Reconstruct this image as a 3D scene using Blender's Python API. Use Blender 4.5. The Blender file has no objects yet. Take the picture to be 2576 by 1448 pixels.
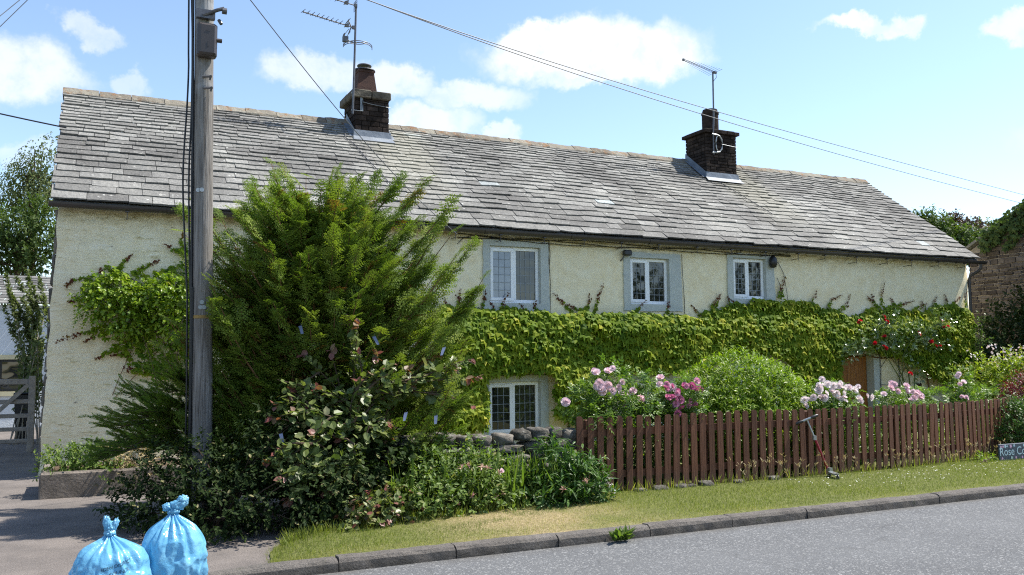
import bpy, math, random
import numpy as np
from mathutils import Vector, Matrix
rng = np.random.default_rng(11); random.seed(5)
S = bpy.context.scene; COL = S.collection

# ------------------------------------------------------------------ camera, sky, sun, exposure
F_PX, PITCH, YAW, ROLL = 2202.6, 0.0840, 0.4521, -0.0080        # focal length in 2576-px units; radians
CZ = 1.75
cam = bpy.data.cameras.new('camera'); cam.sensor_width = 36; cam.lens = 36 * F_PX / 2576
cam.clip_start = .05; cam.clip_end = 2000
co = bpy.data.objects.new('camera', cam); COL.objects.link(co); S.camera = co
_cy, _sy = math.cos(YAW), math.sin(YAW)
FW = np.array([_sy * math.cos(PITCH), _cy * math.cos(PITCH), math.sin(PITCH)])
_r = np.array([_cy, -_sy, 0]); _u = np.cross(_r, FW)
RT, UP = _r * math.cos(ROLL) + _u * math.sin(ROLL), -_r * math.sin(ROLL) + _u * math.cos(ROLL)
m = Matrix.Identity(4)
for i in range(3): m[i][0], m[i][1], m[i][2] = RT[i], UP[i], -FW[i]
m[2][3] = CZ; co.matrix_world = m
C0 = np.array([0, 0, CZ])
def ray(px, py): return FW + RT * (px - 1288) / F_PX - UP * (py - 724) / F_PX
def onY(px, py, y): v = ray(px, py); return C0 + v * (y / v[1])      # a survey sighting cut by the plane y = const
def onZ(px, py, z): v = ray(px, py); return C0 + v * ((z - CZ) / v[2])
def atD(px, py, d): return C0 + ray(px, py) * d

SUN = np.array([.66, -.09, 1.]); SUN /= np.linalg.norm(SUN)
SUN_EL = math.asin(SUN[2]); SUN_AZ = math.atan2(SUN[0], SUN[1])
ld = bpy.data.lights.new('sun', 'SUN'); ld.energy = 3.9; ld.angle = math.radians(.53); ld.color = (1, .95, .86)
lo = bpy.data.objects.new('sun', ld); COL.objects.link(lo); lo.location = (20, 0, 30)
lo.rotation_euler = Vector(SUN).to_track_quat('Z', 'Y').to_euler()
S.view_settings.view_transform = 'Standard'; S.view_settings.look = 'None'; S.view_settings.gamma = 1
S.view_settings.exposure = 1.2
S.render.engine = 'CYCLES'; cy = S.cycles
cy.max_bounces = 7; cy.diffuse_bounces = 3; cy.glossy_bounces = 3; cy.transmission_bounces = 4; cy.transparent_max_bounces = 6
cy.caustics_reflective = cy.caustics_refractive = False
cy.use_denoising = False; cy.denoiser = 'OPENIMAGEDENOISE'; cy.denoising_prefilter = 'ACCURATE'; cy.denoising_input_passes = 'RGB_ALBEDO_NORMAL'; cy.sample_clamp_indirect = 4; cy.filter_width = 1.15

def nd(nt, kind, **kw):
    n = nt.nodes.new(kind)
    for k, v in kw.items():
        if k.startswith('_'): setattr(n, k[1:], v)
        else:
            key = int(k[1:]) if k[0] == 'i' and k[1:].isdigit() else k.replace('__', ' ')
            if hasattr(v, 'is_output'): nt.links.new(v, n.inputs[key])
            else: n.inputs[key].default_value = v
    return n
def mth(nt, op, a, b=None, c=None, clamp=False):
    n = nt.nodes.new('ShaderNodeMath'); n.operation = op; n.use_clamp = clamp
    for i, v in enumerate((a, b, c)):
        if v is None: continue
        if hasattr(v, 'is_output'): nt.links.new(v, n.inputs[i])
        else: n.inputs[i].default_value = v
    return n.outputs[0]
def vmt(nt, op, a, b=None):
    n = nt.nodes.new('ShaderNodeVectorMath'); n.operation = op
    for i, v in enumerate((a, b)):
        if v is None: continue
        if hasattr(v, 'is_output'): nt.links.new(v, n.inputs[i])
        else: n.inputs[i].default_value = v
    return n.outputs['Value'] if op in ('DOT_PRODUCT', 'LENGTH') else n.outputs[0]
def ramp(nt, fac, stops):
    n = nt.nodes.new('ShaderNodeValToRGB'); e = n.color_ramp.elements
    while len(e) < len(stops): e.new(.5)
    for el, (p, c) in zip(e, stops):
        el.position = p; el.color = (*c, 1) if len(c) == 3 else c
    nt.links.new(fac, n.inputs[0]); return n.outputs[0]
def smooth(nt, v, a, b):
    n = nt.nodes.new('ShaderNodeMapRange'); n.interpolation_type = 'SMOOTHSTEP'
    nt.links.new(v, n.inputs[0]); n.inputs[1].default_value = a; n.inputs[2].default_value = b; return n.outputs[0]
def mixc(nt, f, a, b, mode='MIX'):
    n = nt.nodes.new('ShaderNodeMix'); n.data_type = 'RGBA'; n.blend_type = mode
    for i, v in ((0, f), (6, a), (7, b)):
        if hasattr(v, 'is_output'): nt.links.new(v, n.inputs[i])
        else: n.inputs[i].default_value = v if i == 0 else (*v, 1)[:4]
    return n.outputs[2]

W = bpy.data.worlds.new('World'); S.world = W; W.use_nodes = True
wt = W.node_tree; wt.nodes.clear()
sky = nd(wt, 'ShaderNodeTexSky', _sky_type='NISHITA', _sun_disc=False, _sun_elevation=SUN_EL, _sun_rotation=SUN_AZ,
         _altitude=120, _air_density=1.0, _dust_density=.45, _ozone_density=1.0)
gen = wt.nodes.new('ShaderNodeTexCoord').outputs['Generated']
nA = nd(wt, 'ShaderNodeTexNoise', Vector=gen, Scale=7., Detail=7., Roughness=.6)
nB = nd(wt, 'ShaderNodeTexNoise', Vector=gen, Scale=26., Detail=6., Roughness=.62)
warp = vmt(wt, 'ADD', gen, vmt(wt, 'MULTIPLY', vmt(wt, 'SUBTRACT', nA.outputs['Color'], (.5, .5, .5)), (.09, .09, .06)))
warp = vmt(wt, 'ADD', warp, vmt(wt, 'MULTIPLY', vmt(wt, 'SUBTRACT', nB.outputs['Color'], (.5, .5, .5)), (.06, .06, .045)))
tot = None
# each cumulus: bearing (from the survey), half width, half height (2576-px units), opacity
for px, py, a, b, op in ((1480, 125, 290, 85, 1.0), (1370, 95, 170, 50, 1.), (1620, 150, 160, 75, 1.), (1500, 190, 190, 40, .8), (40, 175, 150, 75, .75), (215, 82, 60, 34, .5), (300, 192, 60, 30, .4),
                         (800, 185, 150, 55, .62), (1000, 205, 120, 50, .72), (1200, 235, 160, 45, .7), (1090, 300, 150, 50, .72),
                         (1260, 330, 60, 30, .6), (2180, 52, 130, 26, .8), (2270, 40, 70, 30, .8), (2580, 55, 70, 34, .7), (50, 390, 90, 30, .4), (2900, 300, 260, 60, .6),
                         (-500, 250, 260, 90, .8), (600, -300, 300, 90, .8)):
    c = ray(px, py); c /= np.linalg.norm(c); r = np.cross(c, (0, 0, 1.)); r /= np.linalg.norm(r); u = np.cross(r, c)
    r = r * math.cos(.02) + u * 0
    d1 = vmt(wt, 'DOT_PRODUCT', warp, tuple(r * F_PX / a)); d2 = vmt(wt, 'DOT_PRODUCT', warp, tuple(u * F_PX / b))
    d = mth(wt, 'SQRT', mth(wt, 'ADD', mth(wt, 'MULTIPLY', d1, d1), mth(wt, 'MULTIPLY', d2, d2)))
    f = mth(wt, 'MULTIPLY', smooth(wt, d, 1.06, .55), op)
    f = mth(wt, 'MULTIPLY', f, mth(wt, 'GREATER_THAN', vmt(wt, 'DOT_PRODUCT', gen, tuple(c)), .2))
    tot = f if tot is None else mth(wt, 'MAXIMUM', tot, f)
cmask = mth(wt, 'MULTIPLY', tot, mth(wt, 'MULTIPLY_ADD', smooth(wt, nB.outputs[0], .32, .58), .4, .6), clamp=True)
ccol = mixc(wt, nA.outputs[0], (4.2, 4.4, 4.6), (5.0, 5.05, 5.1))
wcol = mixc(wt, cmask, sky.outputs[0], ccol)
bg = nd(wt, 'ShaderNodeBackground', Color=wcol, Strength=.108)
wt.links.new(bg.outputs[0], nd(wt, 'ShaderNodeOutputWorld').inputs[0])

# ------------------------------------------------------------------ helpers
def h3(ix, iy, iz, s=0):
    n = (ix * 374761393 + iy * 668265263 + iz * 2147483647 + s * 974711) & 0x7fffffff
    n = ((n ^ (n >> 13)) * 1274126177) & 0x7fffffff
    return ((n ^ (n >> 16)) & 0xffff) / 65535.
def vnoise(p, s=0):
    p = np.asarray(p, float); i = np.floor(p).astype(np.int64); f = p - i; f = f * f * (3 - 2 * f); out = 0
    for dx in (0, 1):
        for dy in (0, 1):
            for dz in (0, 1):
                w = (f[..., 0] if dx else 1 - f[..., 0]) * (f[..., 1] if dy else 1 - f[..., 1]) * (f[..., 2] if dz else 1 - f[..., 2])
                out = out + w * h3(i[..., 0] + dx, i[..., 1] + dy, i[..., 2] + dz, s)
    return out
def fbm(p, o=3, s=0):
    p = np.asarray(p, float); return sum(vnoise(p * 2 ** k, s + k) / 2 ** k for k in range(o)) / sum(.5 ** k for k in range(o))
def nrm(v): v = np.asarray(v, float); return v / np.maximum(np.linalg.norm(v, axis=-1, keepdims=True), 1e-9)
def rsph(n): return nrm(rng.normal(size=(n, 3)))

ORG = {}
def tag(o, label=None, cat=None, group=None, kind=None):
    for k, v in (('label', label), ('category', cat), ('group', group), ('kind', kind)):
        if v: o[k] = v
    return o
def thing(name, loc, label, cat, group=None):
    o = bpy.data.objects.new(name, None); COL.objects.link(o); o.location = loc; o.empty_display_size = .2
    ORG[o.name] = np.array(loc, float); return tag(o, label, cat, group)

class MB:
    def __init__(s): s.V = []; s.B = []; s.n = 0
    def add(s, V, F, t=.5):
        V = np.asarray(V, float).reshape(-1, 3); k = s.n; s.V.append(V); s.n += len(V)
        if isinstance(F, np.ndarray): s.B.append((F + k, np.broadcast_to(np.asarray(t, float), (len(F),))))
        else:
            by = {}
            for f in F: by.setdefault(len(f), []).append(f)
            for f in by.values(): s.B.append((np.array(f) + k, np.full(len(f), float(t))))
        return s
    def box(s, lo, hi, t=.5, jit=0, rot=None):
        lo, hi = np.array(lo, float), np.array(hi, float)
        V = np.array([[(lo, hi)[i][0], (lo, hi)[j][1], (lo, hi)[k][2]] for i in (0, 1) for j in (0, 1) for k in (0, 1)])
        if jit: V = V + rng.uniform(-jit, jit, V.shape)
        if rot is not None: c = (lo + hi) / 2; V = (V - c) @ np.array(rot).T + c
        return s.add(V, [(0, 1, 3, 2), (4, 6, 7, 5), (0, 4, 5, 1), (2, 3, 7, 6), (0, 2, 6, 4), (1, 5, 7, 3)], t)
    def bbox(s, lo, hi, bev=.01, t=.5, jit=0):                     # box with chamfered long edges (octagonal in the two smaller axes)
        lo, hi = np.array(lo, float), np.array(hi, float); e = hi - lo; ax = int(np.argmax(e)); a, b = [i for i in range(3) if i != ax]
        bv = min(bev, e[a] * .45, e[b] * .45)
        prof = [(lo[a] + bv, lo[b]), (hi[a] - bv, lo[b]), (hi[a], lo[b] + bv), (hi[a], hi[b] - bv), (hi[a] - bv, hi[b]), (lo[a] + bv, hi[b]), (lo[a], hi[b] - bv), (lo[a], lo[b] + bv)]
        V = []
        for q, ins in ((lo[ax], 1), (lo[ax] + bv, 0), (hi[ax] - bv, 0), (hi[ax], 1)):
            ca, cb = (lo[a] + hi[a]) / 2, (lo[b] + hi[b]) / 2
            for (u, v) in prof:
                p = [0, 0, 0]; p[ax] = q
                p[a] = u + (np.sign(ca - u) * bv * .7 if ins else 0); p[b] = v + (np.sign(cb - v) * bv * .7 if ins else 0); V.append(p)
        V = np.array(V)
        if jit: V = V + rng.uniform(-jit, jit, V.shape)
        Fc = [tuple(range(7, -1, -1)), tuple(range(24, 32))] + [(k * 8 + i, k * 8 + (i + 1) % 8, k * 8 + 8 + (i + 1) % 8, k * 8 + 8 + i) for k in range(3) for i in range(8)]
        return s.add(V, Fc, t)
    def tube(s, P, R, seg=6, t=.5, cap=True):
        P = np.asarray(P, float); n = len(P); R = np.broadcast_to(np.asarray(R, float), (n,))
        T = nrm(np.gradient(P, axis=0)); up = np.array([0, 0, 1.]) if abs(T[0][2]) < .9 else np.array([1., 0, 0])
        A = nrm(np.cross(T, up)); B = np.cross(T, A)
        th = np.arange(seg) * 2 * np.pi / seg
        V = P[:, None] + R[:, None, None] * (np.cos(th)[None, :, None] * A[:, None] + np.sin(th)[None, :, None] * B[:, None])
        i, j = np.meshgrid(np.arange(n - 1), np.arange(seg), indexing='ij'); j2 = (j + 1) % seg
        Fq = np.stack([i * seg + j, i * seg + j2, (i + 1) * seg + j2, (i + 1) * seg + j], -1).reshape(-1, 4)
        s.add(V, Fq, t)
        if cap: s.add(V[[0, -1]].reshape(-1, 3), [tuple(range(seg - 1, -1, -1)), tuple(range(seg, 2 * seg))], t)
        return s
    def lathe(s, prof, c, seg=24, t=.5, axis=2):
        th = np.arange(seg) * 2 * np.pi / seg; V = []
        for r, z in prof:
            q = np.stack([r * np.cos(th), r * np.sin(th), np.full(seg, z)], -1)
            if axis == 0: q = q[:, [2, 0, 1]]
            if axis == 1: q = q[:, [1, 2, 0]]
            V.append(q + np.array(c))
        n = len(prof); i, j = np.meshgrid(np.arange(n - 1), np.arange(seg), indexing='ij'); j2 = (j + 1) % seg
        return s.add(np.array(V), np.stack([i * seg + j, i * seg + j2, (i + 1) * seg + j2, (i + 1) * seg + j], -1).reshape(-1, 4), t)
    def grid(s, P, t=.5, keep=None):
        a, b = P.shape[:2]; i, j = np.meshgrid(np.arange(a - 1), np.arange(b - 1), indexing='ij')
        Fq = np.stack([i * b + j, (i + 1) * b + j, (i + 1) * b + j + 1, i * b + j + 1], -1)
        Fq = Fq[keep] if keep is not None else Fq.reshape(-1, 4)
        return s.add(P.reshape(-1, 3), Fq, t)
    def scatter(s, tm, pos, ax, nm, sc, tint=.5):
        TV, TF = tm; pos = np.asarray(pos, float); n = len(pos)
        if n == 0: return s
        a = nrm(ax); nn = np.asarray(nm, float); nn = nrm(nn - (nn * a).sum(-1, keepdims=True) * a); sd = np.cross(a, nn)
        sc = np.broadcast_to(np.asarray(sc, float), (n,))
        V = pos[:, None] + sc[:, None, None] * (TV[None, :, :1] * sd[:, None] + TV[None, :, 1:2] * a[:, None] + TV[None, :, 2:] * nn[:, None])
        k = len(TV); tint = np.broadcast_to(np.asarray(tint, float), (n,))
        base = s.n; s.V.append(V.reshape(-1, 3)); s.n += n * k
        for f in TF:
            f = np.array(f); s.B.append(((np.arange(n)[:, None, None] * k + f[None]).reshape(-1, f.shape[1]) + base, np.repeat(tint, len(f))))
        return s
    def build(s, name, mat, parent=None, loc=None, smooth=False, label=None, cat=None, group=None, kind=None):
        V = np.concatenate(s.V); me = bpy.data.meshes.new(name)
        org = ORG[parent.name] if parent is not None else np.array(loc if loc is not None else (0, 0, 0), float)
        if parent is None and loc is not None: pass
        V = V - org
        cnt = np.concatenate([np.full(len(f), f.shape[1]) for f, _ in s.B]); idx = np.concatenate([f.ravel() for f, _ in s.B])
        me.vertices.add(len(V)); me.vertices.foreach_set('co', V.astype(np.float32).ravel())
        me.loops.add(len(idx)); me.loops.foreach_set('vertex_index', idx.astype(np.int32))
        me.polygons.add(len(cnt)); st = np.concatenate([[0], np.cumsum(cnt)[:-1]])
        me.polygons.foreach_set('loop_start', st.astype(np.int32)); me.polygons.foreach_set('loop_total', cnt.astype(np.int32))
        me.update(calc_edges=True)
        at = me.attributes.new('tint', 'FLOAT', 'FACE'); at.data.foreach_set('value', np.concatenate([t for _, t in s.B]).astype(np.float32))
        me.polygons.foreach_set('use_smooth', np.full(len(cnt), bool(smooth)))
        me.materials.append(mat); o = bpy.data.objects.new(name, me); COL.objects.link(o)
        if parent is not None: o.parent = parent
        elif loc is not None: o.location = loc
        ORG[o.name] = org
        return tag(o, label, cat, group, kind)

# ------------------------------------------------------------------ materials
def mat(name):
    M = bpy.data.materials.new(name); M.use_nodes = True; nt = M.node_tree; nt.nodes.clear()
    return M, nt
def pbsdf(nt, col, rough=.7, bump=None, spec=.5, metal=0, **kw):
    p = nd(nt, 'ShaderNodeBsdfPrincipled', Roughness=rough, Metallic=metal, **kw)
    p.inputs['Specular IOR Level'].default_value = spec
    if hasattr(col, 'is_output'): nt.links.new(col, p.inputs['Base Color'])
    else: p.inputs['Base Color'].default_value = (*col, 1)
    if bump is not None: nt.links.new(bump, p.inputs['Normal'])
    return p
def out(nt, sh): nt.links.new(sh, nd(nt, 'ShaderNodeOutputMaterial').inputs[0])
def pos(nt): return nd(nt, 'ShaderNodeNewGeometry').outputs['Position']
def noise(nt, vec, sc, det=5., ro=.6, dim='3D'): return nd(nt, 'ShaderNodeTexNoise', Vector=vec, Scale=sc, Detail=det, Roughness=ro).outputs[0]
def bumpn(nt, h, dist, st=1., nrmin=None):
    n = nd(nt, 'ShaderNodeBump', Height=h, Distance=dist, Strength=st)
    if nrmin is not None: nt.links.new(nrmin, n.inputs['Normal'])
    return n.outputs[0]
def tintn(nt): return nd(nt, 'ShaderNodeAttribute', _attribute_name='tint').outputs['Fac']
def simple(name, c1, c2=None, rough=.6, sc=8., bump=.0, bsc=40., spec=.5, metal=0, tint=0.):
    M, nt = mat(name); p = pos(nt); c2 = c2 or tuple(x * .7 for x in c1)
    col = ramp(nt, noise(nt, p, sc), [(.3, c2), (.7, c1)])
    if tint: col = mixc(nt, 1., col, ramp(nt, tintn(nt), [(0, (1 - tint,) * 3), (1, (1 + tint,) * 3)]), 'MULTIPLY')
    out(nt, pbsdf(nt, col, rough, bumpn(nt, noise(nt, p, bsc), bump) if bump else None, spec, metal).outputs[0]); return M
def leafm(name, stops, trans=.35, rough=.45, spec=.4, tcol=(1.1, 1.25, .45)):
    M, nt = mat(name); col = ramp(nt, tintn(nt), stops)
    col = mixc(nt, 1., col, ramp(nt, noise(nt, pos(nt), 25., 2.), [(.3, (.8, .8, .8)), (.7, (1.15, 1.15, 1.1))]), 'MULTIPLY')
    b = pbsdf(nt, col, rough, None, spec); t = nd(nt, 'ShaderNodeBsdfTranslucent', Color=mixc(nt, 1., col, tcol, 'MULTIPLY'))
    mx = nd(nt, 'ShaderNodeMixShader', i0=trans, i1=b.outputs[0], i2=t.outputs[0]); out(nt, mx.outputs[0]); return M

M = {}
# painted render: cream, thrown on rough; the left bay is limewashed rubble
m_, nt = mat('cream_render'); p = pos(nt); sx = nd(nt, 'ShaderNodeSeparateXYZ', Vector=p)
left = smooth(nt, sx.outputs[0], 5.6, 4.0)
str_ = nd(nt, 'ShaderNodeMapping', Vector=p); str_.inputs['Scale'].default_value = (1.1, 1, 4.5)
n1 = noise(nt, str_.outputs[0], 1.6, 6); n2 = noise(nt, p, 5., 5); n3 = noise(nt, p, 45., 4, .7); n4 = noise(nt, str_.outputs[0], 3.2, 8, .7)
base = ramp(nt, n2, [(.3, (.79, .67, .43)), (.55, (.85, .75, .52)), (.75, (.87, .80, .60))])
lime = ramp(nt, n2, [(.3, (.79, .69, .45)), (.6, (.86, .77, .55)), (.8, (.88, .82, .64))])
col = mixc(nt, left, base, lime)
stain = mth(nt, 'MULTIPLY', smooth(nt, n4, .56, .72), mth(nt, 'MULTIPLY_ADD', left, .8, .12))
col = mixc(nt, stain, col, (.46, .38, .17))
bl = mth(nt, 'MULTIPLY', smooth(nt, noise(nt, str_.outputs[0], 2.3, 5), .6, .75), left)
col = mixc(nt, mth(nt, 'MULTIPLY', bl, .3), col, (.58, .58, .53))
chip = mth(nt, 'MULTIPLY', smooth(nt, noise(nt, str_.outputs[0], 4.6, 3, .5), .71, .735), left)
col = mixc(nt, chip, col, (.13, .11, .10))
speck = mth(nt, 'MULTIPLY', smooth(nt, n3, .64, .74), mth(nt, 'SUBTRACT', 1., left)); col = mixc(nt, mth(nt, 'MULTIPLY', speck, .3), col, (.36, .33, .23))
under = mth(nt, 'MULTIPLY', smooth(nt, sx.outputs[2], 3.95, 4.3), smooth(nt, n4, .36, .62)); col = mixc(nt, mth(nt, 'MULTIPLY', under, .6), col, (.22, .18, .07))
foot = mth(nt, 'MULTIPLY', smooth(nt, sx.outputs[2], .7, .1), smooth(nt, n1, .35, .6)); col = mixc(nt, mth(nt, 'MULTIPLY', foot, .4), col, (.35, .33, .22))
h = mth(nt, 'ADD', mth(nt, 'MULTIPLY', n3, mth(nt, 'SUBTRACT', 1.1, left)), mth(nt, 'MULTIPLY', mth(nt, 'MULTIPLY', n4, left), 5.))
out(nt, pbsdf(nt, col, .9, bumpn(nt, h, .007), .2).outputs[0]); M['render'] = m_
M['surround'] = simple('grey_blue_paint', (.50, .515, .475), (.42, .45, .42), .75, 6, .006, 60, .3)
M['upvc'] = simple('white_window_frame', (.86, .87, .88), (.82, .83, .85), .3, 3, 0, 1, .5)
M['lead'] = simple('lead_came', (.30, .33, .36), (.22, .25, .28), .4, 9, 0, 1, .5)
m_, nt = mat('window_glass'); p = pos(nt)
out(nt, pbsdf(nt, ramp(nt, noise(nt, p, 3., 3), [(.35, (.010, .012, .012)), (.7, (.035, .037, .035))]), .03, bumpn(nt, noise(nt, p, 2.2, 1), .012), .85).outputs[0]); M['glass'] = m_
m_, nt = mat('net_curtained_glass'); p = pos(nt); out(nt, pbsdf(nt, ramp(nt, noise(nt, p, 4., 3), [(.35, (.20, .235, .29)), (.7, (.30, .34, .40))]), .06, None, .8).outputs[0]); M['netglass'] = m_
# slate
m_, nt = mat('stone_slate'); p = pos(nt); sx = nd(nt, 'ShaderNodeSeparateXYZ', Vector=p); t = tintn(nt)
big = noise(nt, p, .55, 4); fine = noise(nt, p, 22., 6, .7); mid = noise(nt, p, 4.5, 5)
col = ramp(nt, t, [(0, (.092, .09, .087)), (.35, (.158, .155, .149)), (.7, (.213, .21, .202)), (.95, (.28, .277, .267)), (1, (.34, .37, .38))])
col = mixc(nt, 1., col, ramp(nt, big, [(.30, (.60, .59, .585)), (.5, (.97, .97, .96)), (.68, (1.2, 1.2, 1.16))]), 'MULTIPLY')
col = mixc(nt, 1., col, ramp(nt, fine, [(.3, (.6, .6, .6)), (.7, (1.35, 1.34, 1.3))]), 'MULTIPLY')
for xc, w in ((6.2, 1.0), (15.9, 1.1)):                                  # rain off the lead flashings keeps these slates clean and ochre
    dx = mth(nt, 'ABSOLUTE', mth(nt, 'SUBTRACT', sx.outputs[0], mth(nt, 'MULTIPLY_ADD', mid, .8, xc - .4)))
    f = mth(nt, 'MULTIPLY', mth(nt, 'MULTIPLY', smooth(nt, dx, w, w * .3), smooth(nt, sx.outputs[2], 4.6, 6.2)), mth(nt, 'LESS_THAN', sx.outputs[2], 7.1))
    col = mixc(nt, mth(nt, 'MULTIPLY', f, .4), col, (.32, .305, .23))
lich = smooth(nt, noise(nt, p, 9., 5, .65), .62, .70); col = mixc(nt, mth(nt, 'MULTIPLY', lich, .75), col, (.46, .45, .41))
spot = smooth(nt, nd(nt, 'ShaderNodeTexVoronoi', Vector=p, Scale=5.5).outputs['Distance'], .13, .07)
col = mixc(nt, mth(nt, 'MULTIPLY', mth(nt, 'MULTIPLY', spot, smooth(nt, big, .38, .55)), .8), col, (.62, .62, .58))
moss = smooth(nt, noise(nt, p, 2.1, 7, .7), .62, .72); col = mixc(nt, mth(nt, 'MULTIPLY', moss, .45), col, (.075, .08, .05))
out(nt, pbsdf(nt, col, .8, bumpn(nt, mth(nt, 'ADD', fine, mth(nt, 'MULTIPLY', mid, 1.5)), .018), .3).outputs[0]); M['slate'] = m_
# ridge stone: sandstone with rust lichen
m_, nt = mat('ridge_stone'); p = pos(nt); t = tintn(nt)
col = ramp(nt, t, [(0, (.15, .125, .095)), (.5, (.21, .188, .15)), (1, (.26, .24, .195))])
col = mixc(nt, smooth(nt, noise(nt, p, 5., 6, .7), .52, .66), col, (.24, .12, .05))
col = mixc(nt, mth(nt, 'MULTIPLY', smooth(nt, noise(nt, p, 11., 5, .7), .55, .68), .6), col, (.36, .34, .28))
col = mixc(nt, mth(nt, 'MULTIPLY', smooth(nt, noise(nt, p, 3., 5), .55, .7), .7), col, (.09, .075, .06))
out(nt, pbsdf(nt, col, .9, bumpn(nt, noise(nt, p, 14., 6, .7), .03), .2).outputs[0]); M['ridge'] = m_
M['gutter'] = simple('brown_plastic_gutter', (.055, .045, .042), (.04, .033, .031), .38, 2, 0, 1, .5)
M['black'] = simple('black_plastic', (.018, .018, .02), (.012, .012, .013), .4, 5)
M['soot'] = simple('sooty_brick', (.05, .036, .03), (.018, .015, .0135), .95, 9, .012, 30, .1, tint=.5)
M['mortar'] = simple('sooty_mortar', (.05, .042, .036), (.025, .021, .019), .95, 9, .01, 40, .1)
M['capstone'] = simple('weathered_cap_stone', (.17, .15, .115), (.06, .05, .04), .9, 7, .02, 25, .2)
M['flash'] = simple('lead_flashing', (.21, .24, .28), (.13, .15, .18), .55, 4, .01, 9, .4, .1)
M['terra'] = simple('old_terracotta', (.085, .045, .035), (.05, .03, .026), .85, 6, .008, 30, .2)
M['zinc'] = simple('galvanised_steel', (.42, .45, .46), (.28, .30, .31), .42, 8, 0, 1, .5, .7)
M['mast'] = simple('aerial_metal', (.15, .15, .16), (.075, .075, .08), .45, 6, 0, 1, .5, .5)
# pole timber
m_, nt = mat('weathered_pole_timber'); p = pos(nt); mp = nd(nt, 'ShaderNodeMapping', Vector=p); mp.inputs['Scale'].default_value = (26, 26, 1.1)
g = noise(nt, mp.outputs[0], 1.6, 6, .65); g2 = noise(nt, p, 1.4, 4)
col = ramp(nt, g, [(.28, (.055, .048, .042)), (.45, (.17, .155, .14)), (.7, (.31, .295, .275))])
col = mixc(nt, smooth(nt, g2, .52, .7), col, mixc(nt, .6, col, (.40, .42, .44)))
out(nt, pbsdf(nt, col, .85, bumpn(nt, g, .02), .2).outputs[0]); M['pole'] = m_
# fence stain
m_, nt = mat('brown_stained_timber'); p = pos(nt); mp = nd(nt, 'ShaderNodeMapping', Vector=p); mp.inputs['Scale'].default_value = (30, 30, 1.6)
g = noise(nt, mp.outputs[0], 1.8, 5, .6); t = tintn(nt)
col = ramp(nt, g, [(.3, (.078, .031, .017)), (.55, (.135, .056, .03)), (.8, (.178, .08, .045))])
col = mixc(nt, 1., col, ramp(nt, t, [(0, (.72, .70, .70)), (1, (1.25, 1.22, 1.2))]), 'MULTIPLY')
sz = nd(nt, 'ShaderNodeSeparateXYZ', Vector=p)
col = mixc(nt, mth(nt, 'MULTIPLY', smooth(nt, sz.outputs[2], .38, .1), mth(nt, 'MULTIPLY', g2 if False else g, .9)), col, (.09, .06, .045))
out(nt, pbsdf(nt, col, .7, bumpn(nt, g, .006), .35).outputs[0]); M['fence'] = m_
# door
m_, nt = mat('varnished_oak'); p = pos(nt); mp = nd(nt, 'ShaderNodeMapping', Vector=p); mp.inputs['Scale'].default_value = (22, 22, 1.2)
g = noise(nt, mp.outputs[0], 1.5, 6, .6)
out(nt, pbsdf(nt, ramp(nt, g, [(.3, (.17, .06, .012)), (.6, (.32, .125, .026)), (.8, (.38, .165, .042))]), .45, bumpn(nt, g, .005), .4).outputs[0]); M['oak'] = m_
# ground family
m_, nt = mat('asphalt'); p = pos(nt); f1 = noise(nt, p, 95., 3, .8); f2 = noise(nt, p, 1.1, 5); f3 = nd(nt, 'ShaderNodeTexVoronoi', Vector=p, Scale=70.).outputs['Color']
col = ramp(nt, f1, [(.25, (.06, .061, .064)), (.5, (.125, .128, .133)), (.75, (.215, .22, .226))])
col = mixc(nt, 1., col, ramp(nt, f2, [(.3, (.86, .86, .86)), (.7, (1.1, 1.1, 1.09))]), 'MULTIPLY')
sp = nd(nt, 'ShaderNodeSeparateColor', Color=f3); col = mixc(nt, mth(nt, 'MULTIPLY', smooth(nt, sp.outputs[0], .8, .95), .5), col, (.42, .42, .41))
sy_ = nd(nt, 'ShaderNodeSeparateXYZ', Vector=p); wv = mth(nt, 'SINE', mth(nt, 'MULTIPLY_ADD', sy_.outputs[1], 2.1, 1.2)); col = mixc(nt, mth(nt, 'MULTIPLY', smooth(nt, wv, .2, 1.), .28), col, (.165, .168, .172))
warpv = vmt(nt, 'ADD', p, vmt(nt, 'MULTIPLY', nd(nt, 'ShaderNodeTexNoise', Vector=p, Scale=1.6, Detail=5.).outputs['Color'], (.9, .9, 0))); ck = nd(nt, 'ShaderNodeTexVoronoi', Vector=warpv, Scale=.42, _feature='DISTANCE_TO_EDGE').outputs['Distance']; col = mixc(nt, mth(nt, 'MULTIPLY', smooth(nt, ck, .006, .001), .22), col, (.04, .04, .04))
edge = mth(nt, 'MULTIPLY', smooth(nt, sy_.outputs[1], 7.15, 7.4), smooth(nt, f2, .35, .6))
col = mixc(nt, mth(nt, 'MULTIPLY', edge, .55), col, (.10, .092, .08))
out(nt, pbsdf(nt, col, .85, bumpn(nt, mth(nt, 'ADD', f1, mth(nt, 'MULTIPLY', noise(nt, p, 40., 3), .6)), .012), .3).outputs[0]); M['road'] = m_
m_, nt = mat('driveway_tarmac'); p = pos(nt); f1 = noise(nt, p, 70., 4, .75); f2 = noise(nt, p, 1.6, 6, .65)
col = ramp(nt, f1, [(.3, (.11, .098, .09)), (.55, (.18, .16, .148)), (.75, (.25, .228, .212))])
col = mixc(nt, 1., col, ramp(nt, f2, [(.3, (.7, .7, .7)), (.65, (1.12, 1.1, 1.08))]), 'MULTIPLY')
out(nt, pbsdf(nt, col, .9, bumpn(nt, f1, .01), .25).outputs[0]); M['drive'] = m_
m_, nt = mat('kerb_concrete'); p = pos(nt); f1 = noise(nt, p, 60., 4, .8); f2 = noise(nt, p, 2.6, 6, .65)
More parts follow.
